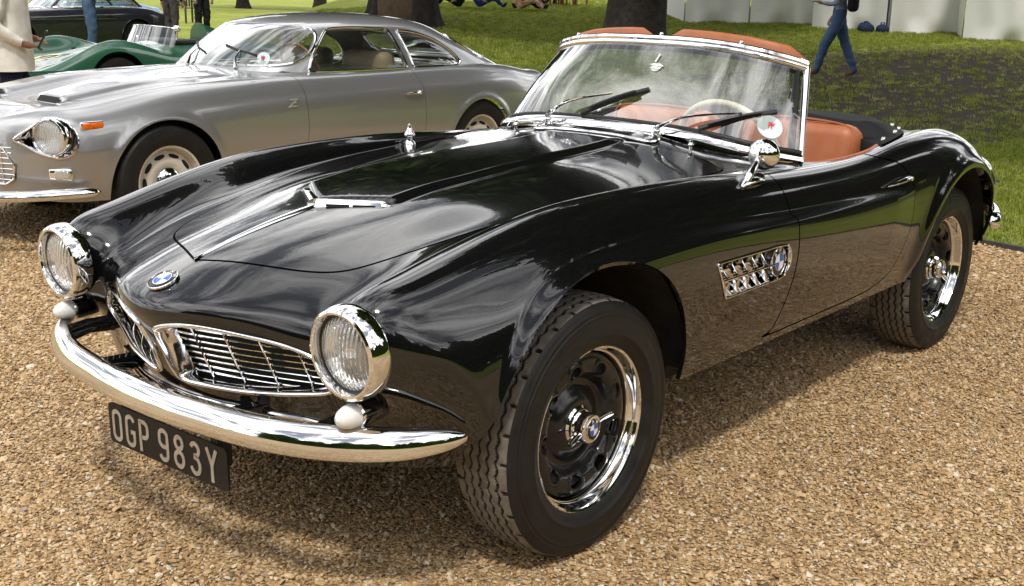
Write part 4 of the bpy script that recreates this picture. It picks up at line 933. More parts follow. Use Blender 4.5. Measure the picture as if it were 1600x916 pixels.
# ================================================================ ground
def translucent(w_, base):
    def f(nt, b):
        base(nt, b); t = nt.nodes.new('ShaderNodeBsdfTranslucent'); mx_ = nt.nodes.new('ShaderNodeMixShader'); mx_.inputs[0].default_value = w_; out = nt.nodes['Material Output']
        src_ = b.inputs['Base Color'].links[0].from_socket; nt.links.new(src_, t.inputs[0]); nt.links.new(b.outputs[0], mx_.inputs[1]); nt.links.new(t.outputs[0], mx_.inputs[2]); nt.links.new(mx_.outputs[0], out.inputs[0])
    return f
def gravel_build(nt, b):
    o = objco(nt)
    v = tex(nt, 'ShaderNodeTexVoronoi', o, Scale=75.0); v2 = tex(nt, 'ShaderNodeTexVoronoi', o, Scale=150.0)
    sp = nt.nodes.new('ShaderNodeSeparateColor'); nt.links.new(v.outputs['Color'], sp.inputs[0])
    r1 = ramp(nt, sp.outputs[0], [(0, (.16, .105, .058)), (.25, (.42, .272, .13)), (.6, (.55, .378, .195)), (.85, (.64, .475, .29)), (1, (.75, .64, .48))])
    n = tex(nt, 'ShaderNodeTexNoise', o, Scale=.9, Detail=6)
    rn = ramp(nt, n.outputs['Fac'], [(.3, (.62, .60, .56)), (.7, (1, 1, 1))])
    m = nt.nodes.new('ShaderNodeMix'); m.data_type = 'RGBA'; m.blend_type = 'MULTIPLY'; m.inputs[0].default_value = 1
    nt.links.new(r1.outputs[0], m.inputs[6]); nt.links.new(rn.outputs[0], m.inputs[7]); nt.links.new(m.outputs[2], b.inputs['Base Color'])
    iv = nt.nodes.new('ShaderNodeMath'); iv.operation = 'SUBTRACT'; iv.inputs[0].default_value = 1; nt.links.new(v.outputs['Distance'], iv.inputs[1])
    bump(nt, b, iv.outputs[0], .9, .012)
def lawn_build(nt, b):
    o = objco(nt); n1 = tex(nt, 'ShaderNodeTexNoise', o, Scale=.35, Detail=6, Roughness=.6); n2 = tex(nt, 'ShaderNodeTexNoise', o, Scale=9.0, Detail=6, Roughness=.7); n3 = tex(nt, 'ShaderNodeTexNoise', o, Scale=60.0, Detail=3)
    a = nt.nodes.new('ShaderNodeMath'); a.operation = 'MULTIPLY_ADD'; nt.links.new(n2.outputs['Fac'], a.inputs[0]); a.inputs[1].default_value = .55; nt.links.new(n1.outputs['Fac'], a.inputs[2])
    r1 = ramp(nt, a.outputs[0], [(.45, (.11, .145, .018)), (.65, (.21, .255, .030)), (.85, (.30, .335, .06)), (1.0, (.37, .35, .12))])
    # worn earth under the trees, its colour darkened to carry some of their shade
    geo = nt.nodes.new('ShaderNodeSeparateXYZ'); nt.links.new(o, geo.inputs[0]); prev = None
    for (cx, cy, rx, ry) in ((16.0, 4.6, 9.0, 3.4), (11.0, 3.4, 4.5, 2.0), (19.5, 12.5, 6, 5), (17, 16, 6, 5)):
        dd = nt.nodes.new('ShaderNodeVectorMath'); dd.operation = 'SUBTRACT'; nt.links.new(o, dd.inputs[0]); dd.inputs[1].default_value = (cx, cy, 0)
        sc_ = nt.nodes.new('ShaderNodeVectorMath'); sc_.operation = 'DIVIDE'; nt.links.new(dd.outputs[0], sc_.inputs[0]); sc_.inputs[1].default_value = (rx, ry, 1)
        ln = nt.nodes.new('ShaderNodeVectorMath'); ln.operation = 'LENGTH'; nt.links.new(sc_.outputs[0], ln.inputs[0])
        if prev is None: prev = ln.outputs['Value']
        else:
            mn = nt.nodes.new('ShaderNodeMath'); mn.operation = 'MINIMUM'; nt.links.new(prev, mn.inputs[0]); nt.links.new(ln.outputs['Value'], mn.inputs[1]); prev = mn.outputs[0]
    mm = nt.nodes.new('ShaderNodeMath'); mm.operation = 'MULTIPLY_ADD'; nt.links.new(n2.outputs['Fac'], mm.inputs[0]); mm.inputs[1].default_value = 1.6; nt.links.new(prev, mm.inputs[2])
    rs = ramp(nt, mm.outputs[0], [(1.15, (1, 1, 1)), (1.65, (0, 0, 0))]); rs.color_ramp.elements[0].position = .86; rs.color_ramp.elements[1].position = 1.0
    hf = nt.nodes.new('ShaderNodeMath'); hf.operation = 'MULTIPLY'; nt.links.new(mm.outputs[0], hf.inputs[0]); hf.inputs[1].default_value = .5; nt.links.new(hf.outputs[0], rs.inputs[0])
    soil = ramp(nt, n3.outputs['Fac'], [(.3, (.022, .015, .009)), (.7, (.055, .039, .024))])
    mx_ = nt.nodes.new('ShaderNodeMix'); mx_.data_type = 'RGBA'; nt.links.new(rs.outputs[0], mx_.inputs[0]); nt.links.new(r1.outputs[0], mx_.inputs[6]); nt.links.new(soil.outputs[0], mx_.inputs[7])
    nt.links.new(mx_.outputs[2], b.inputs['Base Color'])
    ad = nt.nodes.new('ShaderNodeMath'); ad.operation = 'ADD'; nt.links.new(n2.outputs['Fac'], ad.inputs[0]); nt.links.new(n3.outputs['Fac'], ad.inputs[1]); bump(nt, b, ad.outputs[0], .8, .04)
GRAVEL = mat('gravel', (.35, .25, .14), .85, build=gravel_build)
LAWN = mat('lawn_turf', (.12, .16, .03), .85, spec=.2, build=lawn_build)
edge_x = lambda yy: 4.75+.16*(yy+.4) if yy > -.4 else 4.75+.10*(yy+.4)
EY = [-60, -20, -8, -4, -.4, 3, 8, 16, 30, 60]
def edge_at(yy): return 4.75+.205*(yy+.4)
def ground_h(x_, y_):
    q = np.asarray(.762*(np.asarray(x_)+2.25)+.647*(np.asarray(y_)+2.4)); t = np.clip(q-15.0, 0, 30); lat = np.asarray(.647*(np.asarray(x_)+2.25)-.762*(np.asarray(y_)+2.4)); return .055*t*t/(t+1.2)*sstep(lat, -9, -5)
ax_ = np.concatenate([[-400, -150, -60], np.arange(-30, 75, 1.5), [100, 200, 500, 900]]); LX, LY = np.meshgrid(ax_, ax_, indexing='ij'); nl = len(ax_)
ii, jj = np.meshgrid(np.arange(nl-1), np.arange(nl-1), indexing='ij')
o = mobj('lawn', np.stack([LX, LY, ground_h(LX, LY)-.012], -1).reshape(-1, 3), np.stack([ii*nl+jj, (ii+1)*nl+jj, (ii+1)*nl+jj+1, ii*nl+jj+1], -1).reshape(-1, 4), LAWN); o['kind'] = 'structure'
gv = [(-28, -9, 0), (edge_at(-9), -9, 0), (edge_at(9.5), 9.5, 0), (-28, 9.5, 0)]
o = mobj('gravel_drive', gv, [(0, 1, 2, 3)], GRAVEL); o['kind'] = 'structure'
# steel edging between gravel and lawn
EDGE = mat('edging_steel', (.05, .05, .052), .6, .3, build=mottled((.035, .035, .037), (.075, .07, .065), 12))
b = MB(); a0, a1 = Vector((edge_at(-9), -9, 0)), Vector((edge_at(9.5), 9.5, 0)); dv_ = (a1-a0).normalized(); nn = Vector((dv_.y, -dv_.x, 0)); V = []
for p in (a0, a1):
    for o_, h in ((-.004, -.05), (-.004, .032), (.012, .034), (.045, .018), (.05, -.05)): V.append(p+nn*o_+Vector((0, 0, h)))
b.add(V, [(i, i+1, i+6, i+5) for i in range(4)]+[(0, 1, 2, 3, 4), (5, 6, 7, 8, 9)]); e_ = b.build('lawn_edging', EDGE, smooth=False); e_['kind'] = 'structure'
# loose stones
def gn_scatter(name, V, attrs, coll_objs, mats_, kind='stuff'):
    me = bpy.data.meshes.new(name); me.vertices.add(len(V)); me.vertices.foreach_set('co', np.asarray(V, np.float32).ravel())
    for k, (tp, arr) in attrs.items():
        at = me.attributes.new(k, tp, 'POINT'); at.data.foreach_set('vector' if tp == 'FLOAT_VECTOR' else 'value', np.asarray(arr).ravel())
    o = bpy.data.objects.new(name, me); COL.objects.link(o); o['kind'] = kind
    ng = bpy.data.node_groups.new(name+'_scatter', 'GeometryNodeTree')
    ng.interface.new_socket('Geometry', in_out='INPUT', socket_type='NodeSocketGeometry'); ng.interface.new_socket('Geometry', in_out='OUTPUT', socket_type='NodeSocketGeometry')
    gi = ng.nodes.new('NodeGroupInput'); go = ng.nodes.new('NodeGroupOutput'); ip = ng.nodes.new('GeometryNodeInstanceOnPoints')
    def na(nm, tp):
        n = ng.nodes.new('GeometryNodeInputNamedAttribute'); n.data_type = tp; n.inputs[0].default_value = nm; return n.outputs[0]
    ng.links.new(gi.outputs[0], ip.inputs['Points']); ng.links.new(na('rot', 'FLOAT_VECTOR'), ip.inputs['Rotation']); ng.links.new(na('scl', 'FLOAT_VECTOR'), ip.inputs['Scale'])
    g2 = ng.nodes.new('GeometryNodeGeometryToInstance')
    for c in coll_objs:
        n = ng.nodes.new('GeometryNodeObjectInfo'); n.inputs['Object'].default_value = c; n.inputs['As Instance'].default_value = True; ng.links.new(n.outputs['Geometry'], g2.inputs[0])
    ip.inputs['Pick Instance'].default_value = True; ng.links.new(na('pick', 'INT'), ip.inputs['Instance Index']); ng.links.new(g2.outputs[0], ip.inputs['Instance'])
    ng.links.new(ip.outputs[0], go.inputs[0])
    md = o.modifiers.new('scatter', 'NODES'); md.node_group = ng
    for m_ in mats_: me.materials.append(m_)
    return o
def stone_build(nt, b):
    oi = nt.nodes.new('ShaderNodeObjectInfo')
    r1 = ramp(nt, oi.outputs['Random'], [(0, (.14, .095, .06)), (.07, (.30, .19, .09)), (.25, (.45, .29, .138)), (.55, (.56, .382, .195)), (.80, (.64, .465, .265)), (.94, (.70, .565, .39)), (.985, (.76, .69, .57)), (1, (.36, .33, .30))])
    n = tex(nt, 'ShaderNodeTexNoise', objco(nt), Scale=1.6, Detail=3)
    rn = ramp(nt, n.outputs['Fac'], [(.3, (.72, .70, .66)), (.7, (1.05, 1.03, 1))])
    m = nt.nodes.new('ShaderNodeMix'); m.data_type = 'RGBA'; m.blend_type = 'MULTIPLY'; m.inputs[0].default_value = 1
    nt.links.new(r1.outputs[0], m.inputs[6]); nt.links.new(rn.outputs[0], m.inputs[7]); nt.links.new(m.outputs[2], b.inputs['Base Color'])
STONE = mat('flint_stone', (.4, .28, .15), .6, spec=.35, build=stone_build)
SRC = bpy.data.collections.new('scatter_sources')      # source shapes, only ever drawn as instances
def src(name, V, F, m, smooth=True):
    me = bpy.data.meshes.new(name); me.from_pydata([tuple(v) for v in V], [], F); me.materials.append(m); me.polygons.foreach_set('use_smooth', [smooth]*len(F)); me.update()
    o = bpy.data.objects.new(name, me); return o
stones = []
for k in range(5):
    bm = bmesh.new(); bmesh.ops.create_icosphere(bm, subdivisions=1 if k else 2, radius=1); rr = np.random.default_rng(k)
    for v in bm.verts:
        v.co *= 1+.22*rr.normal(); v.co.z *= .62
    bm.verts.index_update(); stones.append(src('pebble_shape', [v.co.copy() for v in bm.verts], [[v.index for v in f.verts] for f in bm.faces], STONE, k > 2)); bm.free()
def in_view(P_, margin=.06):
    P_ = np.asarray(P_); q = P_-np.array(CAM); xr = q @ np.array(r2); yu = q @ np.array(u2); z_ = q @ np.array(d)
    k = 1770.65; return (z_ > .3) & (np.abs(xr/z_*k) < 800*(1+margin*3)) & (np.abs(yu/z_*k) < 458*(1+margin*4)), z_
sp_ = .0100; gx, gy = np.meshgrid(np.arange(-2.1, 5.6, sp_), np.arange(-2.4, 6.2, sp_), indexing='ij'); gx = gx.ravel(); gy = gy.ravel()
gx = gx+RNG.uniform(-.0075, .0075, gx.size); gy = gy+RNG.uniform(-.0075, .0075, gy.size); P_ = np.stack([gx, gy, np.zeros_like(gx)], 1)
ok, dep = in_view(P_); dens = np.clip((4.2/np.maximum(dep, .1))**1.6, .12, 1); ok &= (RNG.random(gx.size) < dens) & (gx < edge_at(gy)-.01)
P_ = P_[ok]; dep = dep[ok]; n = len(P_)
sz = .0043*np.exp(RNG.normal(0, .30, n)); sz *= np.where(RNG.random(n) < .018, 1.8, 1)*np.clip(dep/4.2, 1, 2.0)**.75
P_[:, 2] = sz*.18+RNG.uniform(0, .004, n)
rot = np.stack([RNG.normal(0, .35, n), RNG.normal(0, .35, n), RNG.uniform(0, 6.28, n)], 1)
scl = np.stack([sz*RNG.uniform(.9, 1.5, n), sz*RNG.uniform(.8, 1.2, n), sz*RNG.uniform(.5, .85, n)], 1)
print('stones', n)
gn_scatter('gravel', P_, dict(rot=('FLOAT_VECTOR', rot), scl=('FLOAT_VECTOR', scl), pick=('INT', RNG.integers(0, 5, n).astype(np.int32))), stones, [STONE])
# grass tufts
def blade_build(nt, b):
    oi = nt.nodes.new('ShaderNodeObjectInfo')
    r1 = ramp(nt, oi.outputs['Random'], [(0, (.12, .165, .018)), (.5, (.26, .32, .036)), (.85, (.37, .41, .075)), (1, (.46, .43, .18))]); nt.links.new(r1.outputs[0], b.inputs['Base Color'])
    b.inputs['Subsurface Weight'].default_value = 0
BLADE = mat('grass_blade', (.1, .15, .03), .6, spec=.25, build=translucent(.4, blade_build))
tufts = []
for k in range(4):
    rr = np.random.default_rng(20+k); V = []; F = []
    for q in range(11):
        a = rr.uniform(0, 6.28); bx, by = rr.normal(0, .5, 2); h = rr.uniform(.5, 1.15); ln_ = rr.uniform(.15, .8); wd = .055; ca, sa = math.cos(a), math.sin(a); o_ = len(V)
        V += [(bx-sa*wd, by+ca*wd, 0), (bx+sa*wd, by-ca*wd, 0), (bx+ca*ln_*.4-sa*wd*.8, by+sa*ln_*.4+ca*wd*.8, h*.62), (bx+ca*ln_*.4+sa*wd*.8, by+sa*ln_*.4-ca*wd*.8, h*.62), (bx+ca*ln_, by+sa*ln_, h)]
        F += [(o_, o_+1, o_+3, o_+2), (o_+2, o_+3, o_+4)]
    tufts.append(src('grass_tuft_shape', V, F, BLADE))
xs_, ys_ = [], []
N_ = 620000
px_ = RNG.uniform(4.6, 30, N_); py_ = RNG.uniform(-2.5, 22, N_); P_ = np.stack([px_, py_, ground_h(px_, py_)-.012], 1)
ok, dep = in_view(P_, .03); dens = np.clip((9/np.maximum(dep, .1))**1.7, .0, 1); ok &= (RNG.random(N_) < dens) & (px_ > edge_at(py_)+.05)
soilq = np.minimum(np.hypot((px_-17.5)/9, (py_-4.5)/3.6), np.hypot((px_-12)/4, (py_-3.2)/2.2)); ok &= (soilq > .95) | (RNG.random(N_) < .10+.3*np.clip(soilq-.4, 0, 1))
P_ = P_[ok]; dep = dep[ok]; n = len(P_); print('tufts', n)
sz = RNG.uniform(.022, .042, n)*np.clip(dep/9, 1, 2)**.7
gn_scatter('grass', P_, dict(rot=('FLOAT_VECTOR', np.stack([np.zeros(n), np.zeros(n), RNG.uniform(0, 6.28, n)], 1)), scl=('FLOAT_VECTOR', np.stack([sz*1.3, sz*1.3, sz], 1)), pick=('INT', RNG.integers(0, 4, n).astype(np.int32))), tufts, [BLADE])
# ================================================================ trees
def ground_px(px, py, z=0.):
    dd = r2*((px-800)/1770.65)-u2*((py-458)/1770.65)+d; lo, hi = 2., 120.
    for _ in range(50):
        t = (lo+hi)/2; q = Vector(CAM)+dd*t
        if q.z > float(ground_h(q.x, q.y)): lo = t
        else: hi = t
    return Vector((q.x, q.y, float(ground_h(q.x, q.y))))
BARK = mat('bark', (.06, .045, .035), .9, build=mottled((.012, .010, .008), (.038, .030, .024), 7, 8, .9, .05))
LEAF = mat('leaves', (.04, .065, .015), .6, spec=.2, build=mottled((.026, .048, .010), (.055, .085, .020), .8, 3))
def tree(loc, rad_, h0, crown_r, crown_h, seed, label, group='old trees on the lawn', nleaf=14000, trunk_h=None, leaf=.42, flare=.5):
    rr = np.random.default_rng(seed); root = tag(empty('tree', loc), label, 'tree', group)
    V = []; F = []; na = 26; hs = [-.05, .05, .2, .5, 1.0, 2.0, 3.2, h0]
    for k, h in enumerate(hs):
        fl = 1+flare*math.exp(-max(h, 0)/.28)-.06*max(h, 0)/h0*4
        for j in range(na):
            a = 2*math.pi*j/na; lob = 1+.10*math.sin(5*a+seed)*math.exp(-max(h, 0)/.6)+.035*math.sin(9*a+seed*2+h)+.03*math.sin(14*a+seed+1.3*h)
            q = rad_*fl*lob; V.append((q*math.cos(a)+.05*h*math.sin(seed), q*math.sin(a)+.04*h*math.cos(seed), h))
    for k in range(len(hs)-1):
        for j in range(na): F.append((k*na+j, k*na+(j+1) % na, (k+1)*na+(j+1) % na, (k+1)*na+j))
    t = mobj('trunk', V, F, BARK, root)
    for k in range(7):
        a = 2*math.pi*k/7+rr.uniform(-.3, .3); L_ = crown_r*rr.uniform(.5, .85); p0 = np.array((.05*h0*math.sin(seed), .04*h0*math.cos(seed), h0-.3-rr.uniform(0, .5)))
        p1 = p0+np.array((math.cos(a)*L_*.4, math.sin(a)*L_*.4, crown_h*.25)); p2 = p0+np.array((math.cos(a)*L_, math.sin(a)*L_, crown_h*rr.uniform(.3, .6)))
        b = MB(); b.tube(catmull([p0, p1, p2], 4), np.linspace(rad_*.5, rad_*.07, 9), 7); b.build('limb', BARK, root)
    n = nleaf; ncl = 60; c = rr.normal(size=(ncl, 3)); c /= np.linalg.norm(c, axis=1, keepdims=True); c *= rr.uniform(.55, 1, (ncl, 1))**.6
    cc = c*np.array((crown_r, crown_r, crown_h*.55))+np.array((0, 0, h0+crown_h*.45)); which = rr.integers(0, ncl, n)
    P_ = cc[which]+np.clip(rr.normal(0, 1, (n, 3)), -1.7, 1.7)*np.array((.15*crown_r, .15*crown_r, .10*crown_h)); P_[:, 2] = np.maximum(P_[:, 2], h0*.62)
    u_ = rr.normal(size=(n, 3)); u_ /= np.linalg.norm(u_, axis=1, keepdims=True); v_ = np.cross(u_, rr.normal(size=(n, 3))); v_ /= np.linalg.norm(v_, axis=1, keepdims=True); s_ = leaf*rr.uniform(.6, 1.4, (n, 1))
    Q = np.stack([P_-u_*s_, P_+v_*s_*.6, P_+u_*s_, P_-v_*s_*.6], 1).reshape(-1, 3); mobj('crown', Q, np.arange(4*n).reshape(-1, 4), LEAF, root, False)
    return root
tree(ground_px(992, 70), .60, 6.0, 4.0, 7, 3, 'broad dark trunk rising straight behind the open car windscreen', nleaf=22000, flare=.15, leaf=.42)
tree(ground_px(666, 41), .28, 5.0, 4.6, 7, 5, 'flared dark trunk beside the leaning brown board')
tree(ground_px(594, 27), .27, 4.5, 3.5, 7, 8, 'dark trunk just left of the brown board')
tree(ground_px(500, 18), .36, 4.6, 4.0, 8, 9, 'distant trunk above the roof of the silver coupe, left of the board')
tree(ground_px(380, 13), .36, 4.6, 4.0, 8, 12, 'far trunk above the windscreen of the silver coupe')
tree((9.3, -.9, 0), .45, 7.6, 5.6, 8, 17, 'big unseen tree added beyond the right edge to shade the lawn', nleaf=20000, leaf=.42)  # added out of view so that its crown shades the lawn
tree((11.6, -5.4, 0), .45, 7.0, 5.8, 9, 23, 'second tall unseen tree added on the right to deepen the lawn shade', nleaf=20000, leaf=.42)  # another added tree, never in view, for a darker lawn shade
# belt of woodland on the other side of the drive, seen only in the paint
rr = np.random.default_rng(77); n = 60000; a = rr.uniform(rad(165), rad(345), n)
R_ = 44+rr.uniform(0, 10, n); top = 15.5+2.6*np.sin(a*9)+1.8*np.sin(a*23+1)+1.0*np.sin(a*51); z_ = rr.uniform(0, 1, n)**.8*top
P_ = np.stack([R_*np.cos(a), R_*np.sin(a), z_], 1); u_ = rr.normal(size=(n, 3)); u_ /= np.linalg.norm(u_, axis=1, keepdims=True); v_ = np.cross(u_, rr.normal(size=(n, 3))); v_ /= np.linalg.norm(v_, axis=1, keepdims=True); s_ = rr.uniform(.5, 1.2, (n, 1))
Q = np.stack([P_-u_*s_, P_+v_*s_*.7, P_+u_*s_, P_-v_*s_*.7], 1).reshape(-1, 3); o = mobj('woodland', Q, np.arange(4*n).reshape(-1, 4), LEAF, None, False); o['kind'] = 'stuff'
# ================================================================ marquees
TENT = mat('marquee_canvas', (.8, .79, .74), .7, build=translucent(.22, mottled((.83, .83, .81), (.88, .88, .865), .5, 4)))
POLE = mat('marquee_pole', (.03, .03, .03), .5, build=mottled((.02, .02, .02), (.05, .05, .05), 10))
def marquee(p0, p1, label, seed, h=2.6, depth=6, nseg=3):
    p0 = Vector(p0); p1 = Vector(p1); p1.z = p0.z = min(p0.z, p1.z); dv_ = p1-p0; Lg = dv_.length; dv_.normalize(); nn = Vector((dv_.y, -dv_.x, 0)); nn = nn if nn.x > 0 else -nn
    root = tag(empty('marquee', p0), label, 'tent', 'white marquees beyond the lawn'); rr = np.random.default_rng(seed)
    for s_ in range(nseg):
        V = []; nu = 40; nv = 14; a = Lg*s_/nseg+.02; bq = Lg*(s_+1)/nseg-.02; ph = rr.uniform(0, 6, 4)
        for i in range(nu):
            for j in range(nv):
                x_ = a+(bq-a)*i/(nu-1); z_ = -.25*(j == 0)+h*j/(nv-1); e = math.sin(math.pi*i/(nu-1))
                o_ = (.12*math.sin(2.1*x_+ph[0]+.7*z_)+.07*math.sin(5.3*x_-1.1*z_+ph[1])+.03*math.sin(11*x_+2*z_+ph[3]))*e+.05*math.exp(-z_/.12)*math.sin(5*x_+ph[2])*e
                V.append(dv_*x_-nn*(.06+o_*(.5+.5*(1-z_/h)))+Vector((0, 0, z_)))
        F = [(i*nv+j, (i+1)*nv+j, (i+1)*nv+j+1, i*nv+j+1) for i in range(nu-1) for j in range(nv-1)]; mobj('wall_panel', V, F, TENT, root)
        b = MB(); b.tube([dv_*bq, dv_*bq+Vector((0, 0, h))], .03, 8); b.build('pole', POLE, root)
    pk = (p0+p1)/2-p0+nn*depth/2+Vector((0, 0, h+1.8)); q = [Vector((0, 0, h)), dv_*Lg+Vector((0, 0, h)), dv_*Lg+nn*depth+Vector((0, 0, h)), nn*depth+Vector((0, 0, h))]
    mobj('roof', [*q, pk-dv_*Lg*.25, pk+dv_*Lg*.25], [(0, 1, 5, 4), (1, 2, 5), (2, 3, 4, 5), (3, 0, 4)], TENT, root, False)
    mobj('side_wall', [dv_*Lg, dv_*Lg+Vector((0, 0, h)), dv_*Lg+nn*depth, dv_*Lg+nn*depth+Vector((0, 0, h)), Vector((0, 0, 0)), Vector((0, 0, h)), nn*depth, nn*depth+Vector((0, 0, h))], [(0, 2, 3, 1), (4, 5, 7, 6)], TENT, root, False)
    return root
g = ground_px
marquee(g(1068, 34), g(1270, 37), 'long white marquee wall with two panels, behind the parked roadster', 1, nseg=2)
marquee(g(1268, 42), g(1385, 49), 'white marquee bay with blue bags at its foot, behind the walking man', 2, nseg=1)
marquee(g(1387, 49.5), g(1503, 52), 'plain white marquee bay with a tidy hem, right of the dark pole', 3, nseg=1)
marquee(g(1502, 60), g(1640, 66), 'nearest white marquee, its pleated wall at the right edge', 4, nseg=1)
# ================================================================ generic coachwork for the cars behind
def coach(st, nose, tail, zc0=.47, nu=110, nt_=260, nose_pow=.6, yf=None):
    """st rows: x, centre z, crest y, crest z, valley dz, half width, sill z -> table of rails"""
    def sec(x, cz, cy, fz, vd, w_, sl):
        v = lambda f: cz+(fz-cz)*f*f
        return [(x,0,cz),(x,cy*.28,v(.28)),(x,cy*.56,v(.56)-vd*.6),(x,cy*.80,v(.80)-vd),(x,cy,fz),(x,cy+(w_-cy)*.5,fz-.030),(x,cy+(w_-cy)*.86,fz-.10),(x,w_,fz-.21),(x,w_,.52),(x,w_-.02,.38),(x,w_-.055,sl)]
    T = [sec(*s) for s in st]
    def caps(base, length, sgn):
        base = np.array(base); out = []
        for a in (22, 44, 64, 82):
            c = math.cos(rad(a))**nose_pow; q = base.copy(); q[:, 0] = base[0, 0]+sgn*length*math.sin(rad(a)); q[:, 1] *= (.15+.85*math.cos(rad(a))**.9) if (yf and sgn < 0) else c; q[:, 2] = zc0+(q[:, 2]-zc0)*c; out.append(q.tolist())
        return out
    T = caps(T[0], nose, -1)[::-1]+T+caps(T[-1], tail, 1); T = np.transpose(np.array(T), (1, 0, 2))
    us_ = np.linspace(0, 10, nu); ts_ = np.linspace(0, T.shape[1]-1, nt_); S_ = loft(T, us_, ts_); U_, W_ = np.meshgrid(us_, ts_, indexing='ij')
    return S_, np.concatenate([S_.reshape(-1, 3), U_.reshape(-1, 1), W_.reshape(-1, 1)], 1), gridtris(nu, nt_)[:, ::-1].copy()
def arch_sd(A, wheels, u0=5.):
    s_ = np.full(len(A), 9.)
    for x0, z0, r_, dn in wheels:
        f = np.sqrt((A[:, 0]-x0)**2+((A[:, 2]-z0)/np.where(A[:, 2] < z0, 1.6, 1))**2)-r_; s_ = np.minimum(s_, np.where(A[:, 3] > u0, f, 9.))
    return s_
def half_to_obj(name, A, F, m, parent, dep=.012):
    V, G = flange(A[:, :3], F, dep, onmid); V, G = mirror_join(V, G); return mobj(name, V, G, m, parent)
def simple_wheel(parent, loc, R_, rim, wid, rim_mat, left=True, wire=False, name='wheel', cap=CHROME, slots=0):
    wh = empty(name, loc, 0, parent)
    if not left: wh.rotation_euler = (0, 0, math.pi)
    b = MB(); w2_ = wid/2; prof = [(rim, -w2_*.82), (rim*1.12, -w2_*1.02), ((rim+R_)/2, -w2_*1.08), (R_*.955, -w2_*.96), (R_*.985, -w2_*.80), (R_, -w2_*.6)]
    for g in (-.42, -.14, .14, .42): prof += [(R_, w2_*(g-.05)), (R_-.006, w2_*(g-.035)), (R_-.006, w2_*(g+.035)), (R_, w2_*(g+.05))]
    prof += [(R_, w2_*.6), (R_*.985, w2_*.8), (R_*.955, w2_*.96), ((rim+R_)/2, w2_*1.08), (rim, w2_*.82)]
    b.lathe(prof, 72); b.build('tyre', RUBBER, wh)
    if wire:
        b = MB(); b.lathe([(rim, -w2_*.82), (rim*.985, -w2_*.9), (rim*.95, -w2_*.7), (rim*.93, 0), (rim, w2_*.8)], 60); b.build('rim', rim_mat, wh)
        b = MB(); b.lathe([(.0001, -w2_*1.1), (.02, -w2_*1.1), (.035, -w2_*.9), (.04, -.01), (.04, .03)], 20); b.build('hub_nut', cap, wh)
        b = MB()
        for k in range(48):
            a = 2*math.pi*k/48; a2 = a+(.28 if k % 2 else -.28); yy = -w2_*.7 if k % 4 < 2 else 0
            b.tube([(.038*math.cos(a2), -.03 if k % 4 < 2 else .0, .038*math.sin(a2)), (rim*.94*math.cos(a), yy, rim*.94*math.sin(a))], .0028, 4, cap=False)
        o = b.build('wire_spokes', rim_mat, wh); o['kind'] = 'stuff'
    else:
        b = MB(); b.lathe([(rim, -w2_*.80), (rim*1.04, -w2_*.9), (rim*.98, -w2_*.86), (rim*.93, -w2_*.6), (rim*.90, -w2_*.3), (rim*.82, -w2_*.35), (rim*.62, -w2_*.58), (rim*.5, -w2_*.60), (rim*.42, -w2_*.5), (.0001, -w2_*.5)], 60); b.build('wheel_disc', rim_mat, wh)
        for k in range(slots):
            a = 2*math.pi*k/slots; b = MB(); M2 = Matrix.Rotation(a, 4, 'Y') @ Matrix.Translation((rim*.74, -w2_*.47, 0)); b.lathe([(.0001, -.006), (.016, -.004), (.017, .004)], 12, M2 @ Matrix.Diagonal((.75, 1, 2.1, 1))); b.build('wheel_slot', DARK, wh)
        b = MB(); b.lathe([(rim*.40, -w2_*.48), (rim*.40, -w2_*.60), (rim*.30, -w2_*.78), (rim*.12, -w2_*.84), (.0001, -w2_*.85)], 36); b.build('hub_cap', cap, wh)
    return wh
# ================================================================ silver coupe
def metallic(nt, b):
    n = tex(nt, 'ShaderNodeTexNoise', objco(nt), Scale=900.0, Detail=1); r_ = ramp(nt, n.outputs['Fac'], [(.3, (.35, .354, .362)), (.7, (.42, .42, .424))]); nt.links.new(r_.outputs[0], b.inputs['Base Color'])
SILVER = mat('silver_paint', (.5, .5, .5), .32, .75, coat=1, coat_rough=.03, build=metallic)
BEIGE = mat('beige_leather', (.48, .37, .25), .5, build=mottled((.42, .32, .21), (.54, .42, .29), 8))
STEELW = mat('ivory_wheel', (.62, .58, .48), .35, build=mottled((.56, .52, .43), (.66, .62, .52), 8))
AMBER = mat('amber_lens', (.75, .13, .01), .2, build=mottled((.65, .10, .008), (.85, .19, .02), 40))
CP = tag(empty('coupe', (1.43, 4.14, 0)), 'silver fastback coupe with chrome window frames parked beside the black roadster', 'car')
ST = [(-.40,.790,.60,.785,.0,.795,.265),(0,.855,.63,.85,.006,.818,.262),(.4,.893,.655,.878,.006,.822,.26),(.8,.925,.68,.888,.004,.82,.26),(1.2,.93,.69,.892,0,.82,.26),(1.8,.925,.695,.893,0,.815,.26),(2.3,.92,.70,.90,0,.822,.262),(2.7,.915,.685,.905,0,.832,.27),(3.1,.885,.65,.885,0,.805,.29),(3.4,.845,.60,.84,0,.755,.31)]
CS, A, F = coach(ST, .49, .42, .46, 120, 300, .46, True)
cside = lambda xx, zz: CS.reshape(-1, 3)[np.argmin(np.where(A0c, (CS.reshape(-1, 3)[:, 0]-xx)**2+(CS.reshape(-1, 3)[:, 2]-zz)**2, 9))]
A0c = A[:, 3] > 4.5; CU = A[:, 3].copy(); CT = A[:, 4].copy(); CV = CS.reshape(-1, 3); CN = vnormals(CV, F)
fr = np.exp(-((np.sqrt(A[:, 0]**2+(A[:, 2]-.33)**2)-.372)/.03)**2)+np.exp(-((np.sqrt((A[:, 0]-2.68)**2+(A[:, 2]-.33)**2)-.345)/.03)**2)
A[:, 1] += .012*fr*(A[:, 3] > 6)
